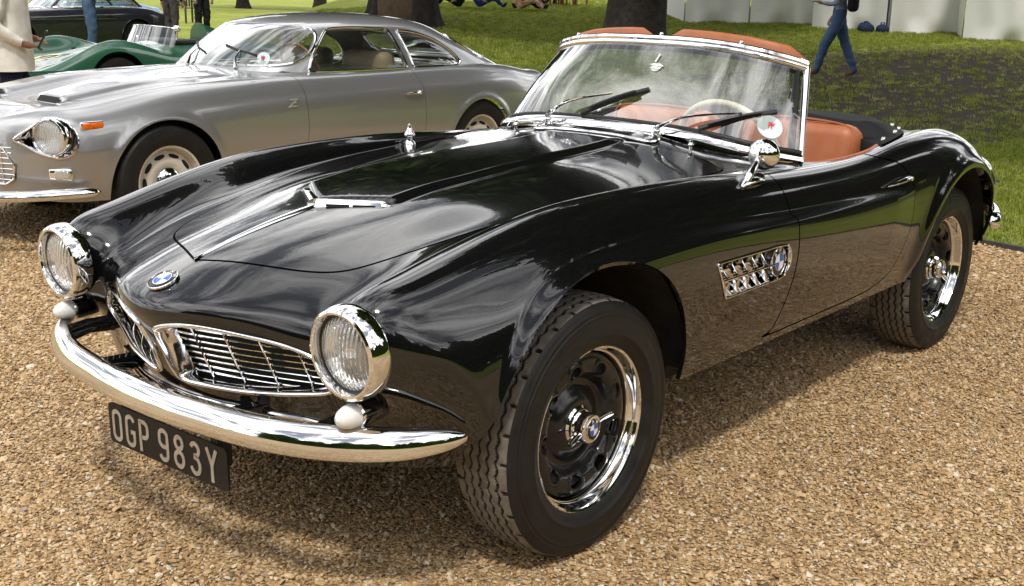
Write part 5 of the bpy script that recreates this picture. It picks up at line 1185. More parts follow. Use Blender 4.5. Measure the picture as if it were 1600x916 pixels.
# bonnet scoop hump
sc2 = sstep(.13-np.abs(A[:, 1]-.33), -.03, .03)*sstep(A[:, 0], -.46, -.42)*(1-sstep(A[:, 0], -.2, .75))*(A[:, 3] < 4); A[:, 2] += .040*sc2
A, F = clip(A, F, arch_sd(A, ((0, .33, .362, 0), (2.68, .33, .335, 0))))
CDOOR = np.array(catmull([(1.0,1.0),(1.0,.86),(1.02,.60),(1.01,.36),(1.08,.32),(1.95,.32),(2.06,.36),(2.085,.55),(2.07,.75),(2.03,.88),(2.03,1.0)], 5, True))
sdd = lambda A: np.where(A[:, 3] > 4.2, sdpoly(A[:, 0], A[:, 2], CDOOR), -.1)
CBON = np.array([(p[0], p[1]) for p in catmull([(-.66, 0), (-.64, .25), (-.56, .40), (-.35, .485), (.1, .54), (.5, .60), (.78, .63), (.80, .55), (.74, .3), (.72, 0)], 5)]+[(.72, -.2), (-.66, -.2)])
sdb = lambda A: np.where((A[:, 3] < 4.4) & (A[:, 2] > .6), sdpoly(A[:, 0], A[:, 1], CBON), -.1)
LQ = np.array(catmull([(-.785,.622),(-.72,.678),(-.64,.730),(-.565,.712),(-.530,.632),(-.555,.552),(-.62,.520),(-.70,.545),(-.755,.592)], 5, True))
A, F = clip(A, F, np.where((A[:, 4] < 5.5) & (A[:, 1] > .4), -sdpoly(A[:, 0], A[:, 2], LQ), .1))
bA, bF = clip(A, F, sdb(A)-.002); A, F = clip(A, F, -sdb(A)-.002); dA, dF = clip(A, F, sdd(A)-.002); A, F = clip(A, F, -sdd(A)-.002)
half_to_obj('body', A, F, SILVER, CP); half_to_obj('bonnet', bA, bF, SILVER, CP)
V, G = flange(dA[:, :3], dF, .02, onmid); CDR = mobj('door', V, G, SILVER, CP); V = V.copy(); V[:, 1] *= -1; CDL = mobj('door', V, G[:, ::-1].copy(), SILVER, CP)
b = MB(); b.box((1.45, 0, .36), (3.9, 1.30, .12)); b.box((1.35, 0, .62), (1.4, 1.45, .5))
b.build('underbody', UNDER, CP, smooth=False)
for sx in (0, 2.68):
    for sg in (-1, 1): simple_wheel(CP, (sx, sg*.735, .33), .33, .205, .165, STEELW, sg < 0, slots=10)
# greenhouse dome
zz_ = [.86,.98,1.07,1.15,1.20,1.235,1.258,1.268]; hw_ = [.70,.665,.63,.585,.53,.42,.25,.001]; xf_ = [.70,.86,.99,1.12,1.23,1.40,1.62,1.95]; xr_ = [3.42,3.12,2.88,2.68,2.53,2.36,2.17,1.96]
fz, fh, ff, fr_ = (spl(range(8), q) for q in (zz_, hw_, xf_, xr_)); lv = np.linspace(0, 7, 90); an = np.linspace(0, math.pi, 240)
ex = 3.0; GD = []
for l in lv:
    h_, a_, b_, z_ = float(fh(l)), float(ff(l)), float(fr_(l)), float(fz(l)); mid, hl_ = (a_+b_)/2, (b_-a_)/2; e_ = ex-.9*sstep(l, 4, 7)
    cx_ = -np.sign(np.cos(an))*np.abs(np.cos(an))**(2/e_); sy_ = np.abs(np.sin(an))**(2/e_)
    GD.append(np.stack([mid+hl_*cx_, h_*sy_, np.full_like(an, z_)], 1))
GD = np.array(GD); LV, AN = np.meshgrid(lv, an, indexing='ij'); A = np.concatenate([GD.reshape(-1, 3), LV.reshape(-1, 1), AN.reshape(-1, 1)], 1); F = gridtris(90, 240)
if vnormals(A[:, :3], F)[100, 1]*0+np.sum(vnormals(A[:, :3], F)[:, 2]) < 0: F = F[:, ::-1].copy()
W1 = np.array(catmull([(1.20,.910),(1.25,1.0),(1.345,1.10),(1.405,1.152),(1.45,1.172),(1.62,1.181),(1.89,1.172),(1.935,1.160),(1.955,1.12),(1.99,1.02),(2.027,.925),(2.025,.908),(1.99,.903),(1.6,.901),(1.26,.902),(1.215,.903)], 4, True))
W2 = np.array(catmull([(2.085,.912),(2.065,.99),(2.03,1.10),(2.02,1.140),(2.04,1.156),(2.2,1.140),(2.38,1.090),(2.52,1.015),(2.592,.945),(2.597,.922),(2.575,.908),(2.52,.903),(2.3,.902),(2.11,.903)], 4, True))
side = lambda A: (A[:, 4] > .7) & (A[:, 4] < 2.75)
sw1 = lambda A: np.where(side(A), sdpoly(A[:, 0], A[:, 2], W1), -.1); sw2 = lambda A: np.where(side(A), sdpoly(A[:, 0], A[:, 2], W2), -.1)
WSP = np.array([(-.2,.935),(.40,.935),(.535,.945),(.575,.99),(.555,1.08),(.50,1.155),(.42,1.185),(-.2,1.195)])
sws = lambda A: np.where(A[:, 4] < .95, sdpoly(A[:, 1], A[:, 2], WSP), -.1)
RWP = np.array([(-.2,.93),(.44,.93),(.55,.95),(.545,1.0),(.48,1.09),(.40,1.115),(-.2,1.13)])
srw = lambda A: np.where(A[:, 4] > 2.28, sdpoly(A[:, 1], A[:, 2], RWP), -.1)
gp_ = []
for fn in (sw1, sw2, sws, srw):
    gA, gF = clip(A, F, fn(A)+.004); gp_.append((gA, gF)); A, F = clip(A, F, -fn(A))
A, F = clip(A, F, A[:, 2]-.872)
half_to_obj('roof', A, F, SILVER, CP, .03)
CGL = glass_mat('coupe_glass', (.86, .90, .86))
for nm, (gA, gF) in zip(('side_window', 'quarter_window', 'windscreen_glass', 'rear_window'), gp_):
    V = gA[:, :3]-vnormals(gA[:, :3], gF)*.006
    if nm in ('windscreen_glass', 'rear_window'): V2, G2 = mirror_join(gA[:, :3], gF); mobj(nm, V2, G2, CGL, CP)
    else:
        mobj(nm, V, gF, CGL, CP); V = V.copy(); V[:, 1] *= -1; mobj(nm, V, gF[:, ::-1].copy(), CGL, CP)
def dome_par(zz): l = np.interp(zz, zz_, range(8)); l = float(np.interp(zz, np.array([float(fz(q)) for q in lv]), lv)); return float(fh(l)), float(ff(l)), float(fr_(l))
def dome_side(xx, zz):
    h_, a_, b_ = dome_par(zz); t = min(abs((xx-(a_+b_)/2)/((b_-a_)/2)), .999); return (xx, h_*(1-t**3)**(1/3), zz)
def dome_fb(yy, zz, front):
    h_, a_, b_ = dome_par(zz); t = min(abs(yy)/h_, .985); q = (b_-a_)/2*(1-t**3)**(1/3); return ((a_+b_)/2+(-q if front else q), abs(yy), zz)
for sg in (-1, 1):
    for nm, W in (('window_trim', W1), ('quarter_trim', W2)):
        pts = smooth_closed(np.array([(p[0], sg*(dome_side(p[0], p[1])[1]+.002), p[1]) for p in W]), 1); b = MB(); b.tube(pts, .0085, 8, closed=True); tr = b.build(nm, CHROME, CP)
for nm, W, fb in (('windscreen_trim', WSP, True), ('rear_window_trim', RWP, False)):
    P2 = [(p[0], p[1]) for p in W if p[0] > 0]; P2 = P2 if fb else P2; cl = catmull(P2, 5); pts = [(dome_fb(p[0], p[1], fb)[0]+(-.002 if fb else .002), p[0], p[1]) for p in cl]; pts = [(p[0], -p[1], p[2]) for p in pts[::-1]]+[p for p in pts]
    # closed loop: lower edge is straight across
    pts = smooth_closed(np.array(pts), 3); b = MB(); b.tube(pts, .012, 8, closed=True); b.build(nm, CHROME, CP)
    # black lip inside the trim
# interior
for sg in (-1, 1):
    b = MB(); b.add(*rbox((1.72, sg*.33, .60), (.5, .48, .2), .06)); s_ = b.build('seat', BEIGE, CP)
    b = MB(); b.add(*rbox((1.98, sg*.33, .80), (.16, .46, .42), .06)); b.build('backrest', BEIGE, s_)
b = MB(); b.add(*rbox((1.12, 0, .84), (.28, 1.2, .14), .05)); b.build('dashboard', INNER, CP)
b = MB(); b.add(*rbox((2.55, 0, .80), (.55, 1.2, .22), .05)); b.build('rear_shelf', BEIGE, CP)
Mx = frameM((1.36, -.34, .90), (.9, 0, .38)); b = MB(); b.tube([Mx @ Vector((.19*math.cos(t), 0, .19*math.sin(t))) for t in np.linspace(0, 6.2832, 37)[:-1]], .011, 8, closed=True); b.build('steering_wheel', mat('wood_rim', (.28, .13, .06), .35, build=mottled((.22, .10, .045), (.33, .16, .075), 20)), CP)
# front end
cfront = lambda yy, zz: CV[np.argmin(np.where(CT < 5.5, (CV[:, 1]-abs(yy))**2+(CV[:, 2]-zz)**2, 9))]
for sg in (-1, 1):
    lx, ly, lz = -.645, .668, .628; Mx = Matrix.Translation((lx, sg*ly, lz)) @ Matrix.Rotation(rad(-24*sg), 4, 'Z') @ FWD
    b = MB(); b.lathe([(.104, -.05), (.109, -.016), (.108, .004), (.103, .012), (.096, .013), (.091, .008), (.090, 0)], 48, Mx); h_ = b.build('headlight', CHROME, CP)
    b = MB(); b.lathe([(.0001, .020), (.04, .016), (.07, .011), (.091, .001)], 40, Mx); b.build('lens', LGLASS, h_)
    b = MB(); b.lathe([(.0001, -.05), (.04, -.035), (.090, .0)], 40, Mx); b.build('reflector', REFL, h_)
    k_ = len(LQ); e0 = np.array([CV[np.argmin(np.where((CT < 5.5) & (CV[:, 1] > .4), (CV[:, 0]-p[0])**2+(CV[:, 2]-p[1])**2, 9))][1] for p in LQ]); e0 = smooth_closed(e0[:, None], 3)[:, 0]
    V = [(LQ[i, 0], sg*(e0[i]+.001), LQ[i, 1]) for i in range(k_)]; V2 = []
    for i in range(k_): q_ = np.array((LQ[i, 0], LQ[i, 1]))-np.array((-.66, .622)); V2.append((-.64+q_[0]*.62, sg*(e0[i]*.40+.50*.60), .622+q_[1]*.80))
    b = MB(); b.add(V+V2, [(i, (i+1) % k_, k_+(i+1) % k_, k_+i) for i in range(k_)]+[tuple(range(k_, 2*k_))]); b.build('lamp_surround', CHROME, h_, True)
    b = MB(); b.tube(V, .0065, 6, closed=True); b.build('surround_lip', CHROME, h_)
    c = cside(-.62, .43); b = MB(); b.add(*rbox((0, 0, 0), (.03, .13, .068), .012)); M5 = Matrix.Translation((-.622, sg*(c[1]+.002), .43)) @ Matrix.Rotation(rad(-42*sg), 4, 'Z')
    b.V = [tuple(M5 @ Vector(v)) for v in b.V]; fl = b.build('fog_lamp', CHROME, CP)
    b = MB(); b.add(*rbox((-.010, .012*sg, 0), (.03, .085, .048), .012)); b.V = [tuple(M5 @ Vector(v)) for v in b.V]; b.build('lens', LGLASS, fl)
    c = cside(-.44, .685); b = MB(); b.add(*rbox((-.44, sg*(c[1]+.004), .685), (.125, .022, .036), .009)); b.build('side_marker', AMBER, CP)
    b = MB(); b.add(*rbox((-.44, sg*(c[1]-.002), .685), (.139, .020, .050), .009)); b.build('marker_bezel', CHROME, CP)
gpts = [(cfront(yy, .56)[0]-.006, yy, zz) for yy, zz in ([(t, .605-.04*(t/.5)**2) for t in np.linspace(-.50, .50, 17)]+[(.555, .49), (.545, .405)]+[(t, .375) for t in np.linspace(.50, -.50, 17)]+[(-.545, .405), (-.555, .49)])]
b = MB(); b.tube(gpts, .007, 8, closed=True); gr = b.build('front_grille', CHROME, CP)
mobj('grille_backing', [(p[0]+.012, p[1], p[2]) for p in gpts], [tuple(range(len(gpts)))], DARK, gr, False)
for zz in np.linspace(.40, .575, 7):
    b = MB(); b.tube([(cfront(t, .5)[0]-.004, t, zz) for t in np.linspace(-.54, .54, 17)], .0026, 6); b.build('grille_bar', CHROME, gr)
for yy in np.linspace(-.48, .48, 9):
    b = MB(); b.tube([(cfront(yy, .5)[0]-.002, yy, zz) for zz in (.38, .48, .59)], .003, 6); b.build('grille_upright', CHROME, gr)
hb = [(-1.09, 0), (-1.085, .2), (-1.05, .42), (-.96, .60), (-.80, .73), (-.60, .80), (-.46, .835)]
V, F = blade(catmull([(a, -b_) for a, b_ in hb[::-1]]+hb[1:], 5), .335, [(o*.9, h*.75) for o, h in SECT], .10); mobj('front_bumper', V, F, CHROME, CP)
V, F = blade(catmull([(3.2, .83), (3.6, .68), (3.84, .35), (3.88, 0), (3.84, -.35), (3.6, -.68), (3.2, -.83)], 5), .42, [(o*.9, h*.75) for o, h in SECT], .10); mobj('rear_bumper', V, F, CHROME, CP)
for sg in (-1,):
    c = lambda xx, zz, o: np.array((xx, sg*(cside(xx, zz)[1]+o), zz))
    b = MB(); b.tube([c(1.875, .738, .012), c(1.93, .74, .020), c(2.0, .742, .02), c(2.02, .742, .012)], [.005, .008, .008, .006], 8); dh = b.build('door_handle', CHROME, CDL)
    b = MB(); b.lathe([(.016, -.01), (.016, .008), (.010, .014), (.0001, .015)], 16, frameM(c(2.03, .742, .006), (0, sg, 0))); b.build('handle_button', CHROME, dh)
    b = MB()
    p0 = c(.90, .735, .004); V, F = stroke([(-.028, .02), (.026, .022), (-.026, -.022), (.03, -.02)], .010, 0, .004); b.add([(p0[0]+v[0], p0[1]+sg*v[2], p0[2]+v[1]) for v in V], F)
    V, F = stroke([(-.02, .0), (.022, .0)], .007, 0, .005); b.add([(p0[0]+v[0], p0[1]+sg*v[2], p0[2]+v[1]) for v in V], F); b.build('wing_emblem', DIGIT, CP)
    # scoops, wipers, windscreen sticker
for sg in (-1, 1):
    V = []; hz = lambda xx, yy: float(A_top(xx, yy))
    A_top = lambda xx, yy: CV[np.argmin(np.where(CU < 4.6, (CV[:, 0]-xx)**2+(CV[:, 1]-abs(yy))**2, 9))][2]
    q = [(-.447-.02*math.cos(t*3), sg*(.33+t), 0) for t in np.linspace(-.11, .11, 9)]
    for p in q: V += [(p[0]-.004, p[1], A_top(p[0], p[1])+.002), (p[0]+.022, p[1], A_top(p[0], p[1])+.034)]
    mobj('bonnet_scoop', V, [(2*i, 2*i+2, 2*i+3, 2*i+1) for i in range(8)], DARK, CP)
for y0 in (.12, -.34):
    p0 = dome_fb(y0, .925, True); p0 = np.array((p0[0]-.02, y0, .925)); p1 = np.array((dome_fb(y0+.10, 1.03, True)[0]-.016, y0+.10, 1.03)); bl = [np.array((dome_fb(q, z_, True)[0]-.010, q, z_)) for q, z_ in ((y0+.28, 1.055), (y0+.12, 1.03), (y0-.04, 1.005))]
    b = MB(); b.tube([p0, p0*.5+p1*.5+np.array((-.02, 0, .01)), p1], [.013, .008, .004], 8); wp = b.build('wiper', CHROME, CP); b = MB(); b.tube(bl, .006, 6, flat=1.6); b.build('wiper_blade', SEAL, wp)
c = dome_fb(.43, .985, True); b = MB(); b.lathe([(.0001, .001), (.045, 0)], 28, frameM((c[0]-.004, -.43, .985), (-.8, -.45, .4))); sk = b.build('round_sticker', mat('pale_sticker', (.62, .72, .78), .3, build=mottled((.58, .68, .74), (.66, .76, .82), 30)), CP)
b = MB(); b.V = []; M2 = frameM((c[0]-.006, -.43, .990), (-.8, -.45, .4)); mobj('sticker_emblem', [M2 @ Vector((p[0]*.026, .001, p[1]*.026)) for p in dr], [tuple(range(len(dr)))], RED, sk, False)
# ================================================================ green racing car
GREEN = mat('racing_green', (.018, .09, .05), .3, coat=1, build=mottled((.015, .08, .043), (.022, .10, .056), 3))
YEL = mat('cream_paint', (.75, .62, .33), .4, build=mottled((.7, .57, .29), (.8, .68, .38), 12))
GC = tag(empty('racing_car', (4.38, 10.05, 0)), 'dark green open racing car with a cream number on its nose, beyond the silver coupe', 'car')
STG = [(-.62,.50,.60,.50,.0,.72,.20),(-.30,.575,.62,.60,.02,.76,.18),(.02,.63,.63,.745,.09,.77,.18),(.32,.68,.63,.815,.12,.775,.18),(.65,.72,.62,.765,.06,.75,.18),(.98,.755,.60,.68,-.01,.74,.18),(1.3,.78,.58,.66,-.02,.73,.18),(1.8,.77,.60,.71,.02,.75,.18),(2.2,.74,.62,.76,.06,.77,.19),(2.5,.70,.61,.74,.06,.76,.2),(2.8,.63,.56,.65,.03,.70,.25)]
GS, A, F = coach(STG, .55, .45, .40, 90, 200, .55)
A, F = clip(A, F, arch_sd(A, ((.30, .33, .37, 0), (2.3, .33, .34, 0)), 4.4)); half_to_obj('body', A, F, GREEN, GC)
GT = GS.reshape(-1, 3); gtop = lambda xx, yy: GT[np.argmin((GT[:, 0]-xx)**2+(GT[:, 1]-abs(yy))**2-.02*GT[:, 2])][2]
b = MB(); b.box((1.1, 0, .36), (3.4, 1.1, .22)); b.build('underbody', UNDER, GC, smooth=False)
for sx in (.30, 2.3):
    for sg in (-1, 1): simple_wheel(GC, (sx, sg*.66, .32), .32, .20, .15, STEEL, sg < 0, True)
b = MB(); V = []; n = 17
for i in range(n):
    a = math.pi*(.10+.80*i/(n-1)); x_ = 1.26-.26*math.sin(a); y_ = -.52*math.cos(a); V += [(x_, y_, gtop(x_, y_)-.01), (x_+.10, y_*.93, gtop(x_, y_)+.20)]
b.add(V, [(2*i, 2*i+2, 2*i+3, 2*i+1) for i in range(n-1)]); PSP = glass_mat('perspex', (.85, .88, .88)); wsc = b.build('aero_screen', PSP, GC, True)
b = MB(); b.tube([V[2*i+1] for i in range(n)], .007, 6); b.build('screen_rim', CHROME, wsc)
b = MB(); V = []; n = 15      # head fairing behind the driver
for i in range(n):
    f = i/(n-1); h = .24*(1-f)**.8+.01; w_ = .17*(1-f)+.02; x_ = 1.72+.75*f
    for j in range(9): a = math.pi*j/8; V.append((x_, -.22-w_*math.cos(a), .74+h*math.sin(a)**.7-.05*f))
b.add(V, [(9*i+j, 9*i+j+1, 9*i+j+10, 9*i+j+9) for i in range(n-1) for j in range(8)]+[tuple(range(9))]); b.build('head_fairing', GREEN, GC)
b = MB(); b.add(*rbox((1.40, 0, .76), (.46, .86, .06), .025)); b.build('cockpit_cover', mat('cockpit_black', (.012, .012, .012), .6, build=mottled((.01, .01, .01), (.02, .02, .02), 10)), GC)
# number and lettering painted on the nose
b = MB(); pts = [(-.12, .16), (.03, .16), (.03, .16), (-.12, .16)]
def on_nose(u_, v_, o=.004): return (u_, v_, gtop(u_, v_)+o)
loop = arc(-.14, .02, .17, .13, 0, 320, 22); w_ = .028
V = []; 
for i, p in enumerate(loop):
    a = rad(320*i/21); V += [on_nose(-.14+(.17-w_)*math.cos(a), .02+(.13-w_)*math.sin(a)), on_nose(-.14+(.17+w_)*math.cos(a), .02+(.13+w_)*math.sin(a))]
mobj('race_number', V, [(2*i, 2*i+2, 2*i+3, 2*i+1) for i in range(21)], YEL, GC, False)
for ch, y0 in (('J', -.0), ('M', -.16), ('I', -.32)):
    Vt, Ft = text_mesh(ch, .16, .001); mobj('nose_letter', [on_nose(-.44+.0*v.x-(v.y)*.8+.02, y0-.14-v.x*.8, .006) for v in Vt], Ft, YEL, GC, False)
for yy in (-.30, .30):
    b = MB(); b.add(*rbox((.35, yy, gtop(.35, yy)+.012), (.05, .03, .03), .008)); b.build('bonnet_catch', DARK, GC)
b = MB()
for k in range(16): b.box((1.55+.045*k, -.50, gtop(1.55+.045*k, -.5)+.004), (.03, .07, .012), .003)
o = b.build('louvres', GREEN, GC); o['kind'] = 'stuff'
b = MB(); b.tube([(1.22, -.50, .80), (1.22, -.52, .90)], .008, 6); b.add(*rbox((1.22, -.52, .93), (.04, .11, .07), .02)); b.build('mirror', CHROME, GC)
for sg in (-1, 1):
    p = GT[np.argmin((GT[:, 1]-.56)**2+(GT[:, 2]-.56)**2+(GT[:, 0]+.75)**2*.3)]; b = MB(); b.lathe([(.0001, .03), (.05, .022), (.08, .0), (.085, -.03)], 24, Matrix.Translation((p[0], sg*p[1], p[2])) @ FWD); b.build('headlight', LGLASS, GC)
# ================================================================ dark saloon and pale blue car
def saloon(name, loc, label, paint, scale=1.0, wire=True, fast=False):
    root = tag(empty(name, loc), label, 'car'); root.scale = (scale,)*3
    st = [(-.5,.80,.60,.80,.02,.74,.25),(-.2,.86,.62,.86,.025,.78,.24),(.2,.91,.64,.89,.02,.80,.24),(.7,.96,.67,.91,0,.82,.24),(1.4,.97,.70,.92,0,.82,.24),(2.0,.97,.70,.93,0,.82,.24),(2.5,.96,.69,.95,0,.825,.25),(3.0,.91,.66,.91,0,.80,.28),(3.3,.84,.60,.84,0,.74,.32)]
    S_, A, F = coach(st, .38, .45, .5, 80, 180, .5); A, F = clip(A, F, arch_sd(A, ((0, .34, .37, 0), (2.6, .34, .37, 0)))); half_to_obj('body', A, F, paint, root)
    b = MB(); b.box((1.4, 0, .4), (3.6, 1.2, .3)); b.build('underbody', UNDER, root, smooth=False)
    for sx in (0, 2.6):
        for sg in (-1, 1):
            simple_wheel(root, (sx, sg*.71, .34), .34, .21, .16, CHROME, sg < 0, wire)
            b = MB(); b.tube([(sx+.385*math.cos(t), sg*.825, .34+.385*math.sin(t)) for t in np.linspace(.1, math.pi-.1, 20)], .012, 6); b.build('arch_lip', paint, root)
    lv_ = [(.93,.70,.74,3.05),(1.08,.66,.95,2.85),(1.22,.61,1.10,2.6),(1.30,.56,1.22,2.45),(1.36,.40,1.45,2.2),(1.375,.01,1.8,1.9)]
    na = 60; V = []; F = []
    for z_, h_, a_, b_ in lv_:
        for j in range(na):
            t = 2*math.pi*j/na; c_, s_ = math.cos(t), math.sin(t); V.append(((a_+b_)/2-(b_-a_)/2*math.copysign(abs(c_)**.62, c_), h_*math.copysign(abs(s_)**.62, s_), z_))
    for k in range(len(lv_)-1):
        for j in range(na): F.append((k*na+j, k*na+(j+1) % na, (k+1)*na+(j+1) % na, (k+1)*na+j))
    nb = na*3; cab = mobj('roof', V, F[nb:], paint, root); mobj('window_glass', V, F[:nb], CGL, root)
    for a_ in (.62, 1.50, 2.45, -.62, -1.5, -2.45):
        b = MB(); j = int(round(a_/(2*math.pi)*na)) % na; b.tube([np.array(V[k*na+j])*1.004 for k in range(4)], [.028, .026, .026, .028], 6); b.build('pillar', paint, root)
    b = MB(); b.tube([np.array(V[j])*np.array((1, 1.01, 1))+np.array((0, 0, .005)) for j in range(na)], .011, 6, closed=True); b.build('waist_trim', CHROME, root)
    b = MB(); b.box((1.75, 0, .80), (1.5, 1.2, .25), .05); b.build('seats', INNER, root)
    side_ = lambda xx, zz: S_.reshape(-1, 3)[np.argmin((S_.reshape(-1, 3)[:, 0]-xx)**2+(S_.reshape(-1, 3)[:, 2]-zz)**2-.1*S_.reshape(-1, 3)[:, 1])]
    b = MB(); b.tube([(x_, -side_(x_, .72)[1]-.004, .72) for x_ in np.linspace(.3, 2.1, 14)], .007, 6); b.build('side_strip', CHROME, root)
    b = MB(); b.tube([(1.92, -side_(1.92, .79)[1]-.02, .79), (2.05, -side_(2.05, .79)[1]-.02, .79)], .010, 6); b.build('door_handle', CHROME, root)
    for sg in (-1, 1):
        b = MB(); b.lathe([(.0001, .05), (.06, .035), (.09, .0), (.095, -.05)], 24, Matrix.Translation((-.80, sg*.50, .66)) @ FWD); b.build('headlight', CHROME, root)
    return root
NAVY = mat('midnight_paint', (.012, .014, .022), .35, coat=1, build=mottled((.010, .012, .018), (.016, .018, .028), 3))
SKYB = mat('powder_blue', (.16, .33, .54), .35, coat=1, build=mottled((.14, .30, .50), (.18, .36, .58), 3))
saloon('saloon_car', (8.55, 20.2, 0), 'midnight blue saloon with chrome window frames, behind the man in the checked shirt', NAVY, 1.0)
saloon('saloon_car', (11.7, 25.6, 0), 'pale blue car with rounded wings behind the dark saloon', SKYB, 1.0, False)
# ================================================================ people
SKIN = mat('skin_fair', (.50, .30, .21), .5, build=mottled((.46, .27, .185), (.54, .33, .235), 14))
SKIND = mat('skin_brown', (.22, .115, .07), .5, build=mottled((.19, .10, .06), (.25, .13, .08), 14))
HAIR = mat('hair_dark', (.03, .02, .015), .6, build=mottled((.02, .014, .01), (.045, .03, .02), 40))
CLOTH = {}
def cloth(name, c, chk=None):
    if name in MATS: return MATS[name]
    lo = tuple(q*.82 for q in c); hi = tuple(min(1, q*1.12) for q in c)
    def f(nt, b):
        o = objco(nt); n = tex(nt, 'ShaderNodeTexNoise', o, Scale=9.0, Detail=6); r_ = ramp(nt, n.outputs['Fac'], [(.3, lo), (.7, hi)]); out = r_.outputs[0]
        if chk:
            ck = tex(nt, 'ShaderNodeTexChecker', o, Scale=28.0); ck.inputs['Color1'].default_value = (*c, 1); ck.inputs['Color2'].default_value = (*chk, 1); out = ck.outputs['Color']
        nt.links.new(out, b.inputs['Base Color']); bump(nt, b, n.outputs['Fac'], .5, .02)
    return mat(name, c, .85, spec=.2, build=f)
def person(loc, rz, J, mats, label, group=None, scale=1.0, chains=None, hair=True, shoe=None):
    """J: joint -> (x, y, z, radius); one continuous skinned body facing +x; mats: bone class -> material"""
    root = tag(empty('person', loc, rz), label, 'person', group); root.scale = (scale,)*3
    bones = [('pelvis','waist','leg'),('waist','chest','top'),('chest','neck','top'),('neck','jaw','skin'),('jaw','head','skin'),('head','crown','skin')]
    for s in 'lr':
        bones += [('chest','sh'+s,'top'),('sh'+s,'el'+s,'top'),('el'+s,'wr'+s,'top'),('wr'+s,'pa'+s,'skin')]
        bones += [('pelvis','hip'+s,'leg'),('hip'+s,'kn'+s,'leg'),('kn'+s,'an'+s,'leg'),('an'+s,'toe'+s,'shoe')]
    J = dict(J)
    for s in 'lr':      # fingers grow out of the palm
        p = np.array(J['pa'+s][:3]); w_ = np.array(J['wr'+s][:3]); dr_ = p-w_; dr_ /= np.linalg.norm(dr_)+1e-9; lat = np.cross(dr_, (0.3, .1, 1)); lat /= np.linalg.norm(lat); dn = np.cross(lat, dr_)
        for k, (o, L_) in enumerate(((-.030, .062), (-.010, .072), (.010, .068), (.029, .052))):
            a = p+lat*o+dr_*.02; m_ = a+dr_*L_*.5-dn*.006; e = m_+dr_*L_*.42-dn*.026
            J[f'f{k}a'+s] = (*a, .011); J[f'f{k}b'+s] = (*m_, .0095); J[f'f{k}c'+s] = (*e, .008); bones += [('pa'+s, f'f{k}a'+s, 'skin'), (f'f{k}a'+s, f'f{k}b'+s, 'skin'), (f'f{k}b'+s, f'f{k}c'+s, 'skin')]
        a = p*.55+w_*.45-lat*.034; e = a+dr_*.045-lat*.018-dn*.012; J['ta'+s] = (*a, .013); J['tb'+s] = (*e, .009); bones += [('wr'+s, 'ta'+s, 'skin'), ('ta'+s, 'tb'+s, 'skin')]
    names = list(J); ix = {n: i for i, n in enumerate(names)}; me = bpy.data.meshes.new('skeleton')
    me.from_pydata([J[n][:3] for n in names], [(ix[a], ix[b_]) for a, b_, _ in bones], []); o = bpy.data.objects.new('skeleton', me); COL.objects.link(o)
    md = o.modifiers.new('skin', 'SKIN'); md.use_smooth_shade = True; md.branch_smoothing = .5
    for n in names:
        v = me.skin_vertices[0].data[ix[n]]; q = J[n][3]; v.radius = q if isinstance(q, tuple) else (q, q)
    me.skin_vertices[0].data[ix['pelvis']].use_root = True
    sd = o.modifiers.new('sub', 'SUBSURF'); sd.levels = sd.render_levels = 2
    dg = bpy.context.evaluated_depsgraph_get(); ev = bpy.data.meshes.new_from_object(o.evaluated_get(dg)); bpy.data.objects.remove(o)
    V = np.array([v.co for v in ev.vertices]); F = [tuple(p.vertices) for p in ev.polygons]; bpy.data.meshes.remove(ev)
    nv_ = vnormals(V, np.array([(f[0], f[1], f[2]) for f in F])); wr_ = .006*np.sin(V[:, 2]*46+3*np.sin(V[:, 1]*20)+5*V[:, 0])+.005*np.sin(V[:, 2]*23-V[:, 0]*31+V[:, 1]*27); V = V+nv_*(wr_*((V[:, 2] < J['neck'][2]-.06))*(np.linalg.norm(V[:, None, :]-np.array([J['pal'][:3], J['par'][:3]])[None], axis=2).min(1) > .17))[:, None]
    cls = ['top', 'leg', 'skin', 'shoe']; cen = np.array([V[list(f)].mean(0) for f in F]); best = np.full(len(F), 9.); mi = np.zeros(len(F), int)
    for a, b_, c in bones:
        A_, B_ = np.array(J[a][:3]), np.array(J[b_][:3]); e = B_-A_; t = np.clip(((cen-A_) @ e)/(e @ e+1e-9), 0, 1); ra = J[a][3]; rb = J[b_][3]; ra = max(ra) if isinstance(ra, tuple) else ra; rb = max(rb) if isinstance(rb, tuple) else rb
        dd = np.linalg.norm(cen-A_-t[:, None]*e, axis=1)/(ra+(rb-ra)*t); m_ = dd < best; best[m_] = dd[m_]; mi[m_] = cls.index(c)
    bd = mobj('body', V, F, [mats[c] for c in cls], root, True, mi)
    hc = np.array(J['head'][:3]); hr = .098
    # hair cap, ears, nose, eyes
    b = MB(); V = []; n1, n2 = 10, 20
    for i in range(n1):
        a = math.pi*.62*i/(n1-1)
        for j in range(n2):
            t = 2*math.pi*j/n2; back = -math.cos(t); a2 = a*(.78+.30*back); V.append(hc+np.array((hr*1.10*math.sin(a2)*math.cos(t)*1.12-.008, hr*.98*math.sin(a2)*math.sin(t), hr*1.22*math.cos(a2)+.012)))
    F = [(i*n2+j, i*n2+(j+1) % n2, (i+1)*n2+(j+1) % n2, (i+1)*n2+j) for i in range(n1-1) for j in range(n2)]
    mobj('hair', V, F, mats.get('hair', HAIR), root)
    for sg in (-1, 1):
        b = MB(); b.tube([hc+np.array((.0, sg*.088, .02)), hc+np.array((-.012, sg*.101, .0)), hc+np.array((-.004, sg*.090, -.03))], [.012, .016, .009], 8, flat=.6); b.build('ear', mats['skin'], root)
        b = MB(); b.lathe([(.0001, .004), (.008, .003), (.012, -.002)], 10, frameM(hc+np.array((.096, sg*.034, .012)), (1, sg*.2, 0))); b.build('eye', HAIR, root)
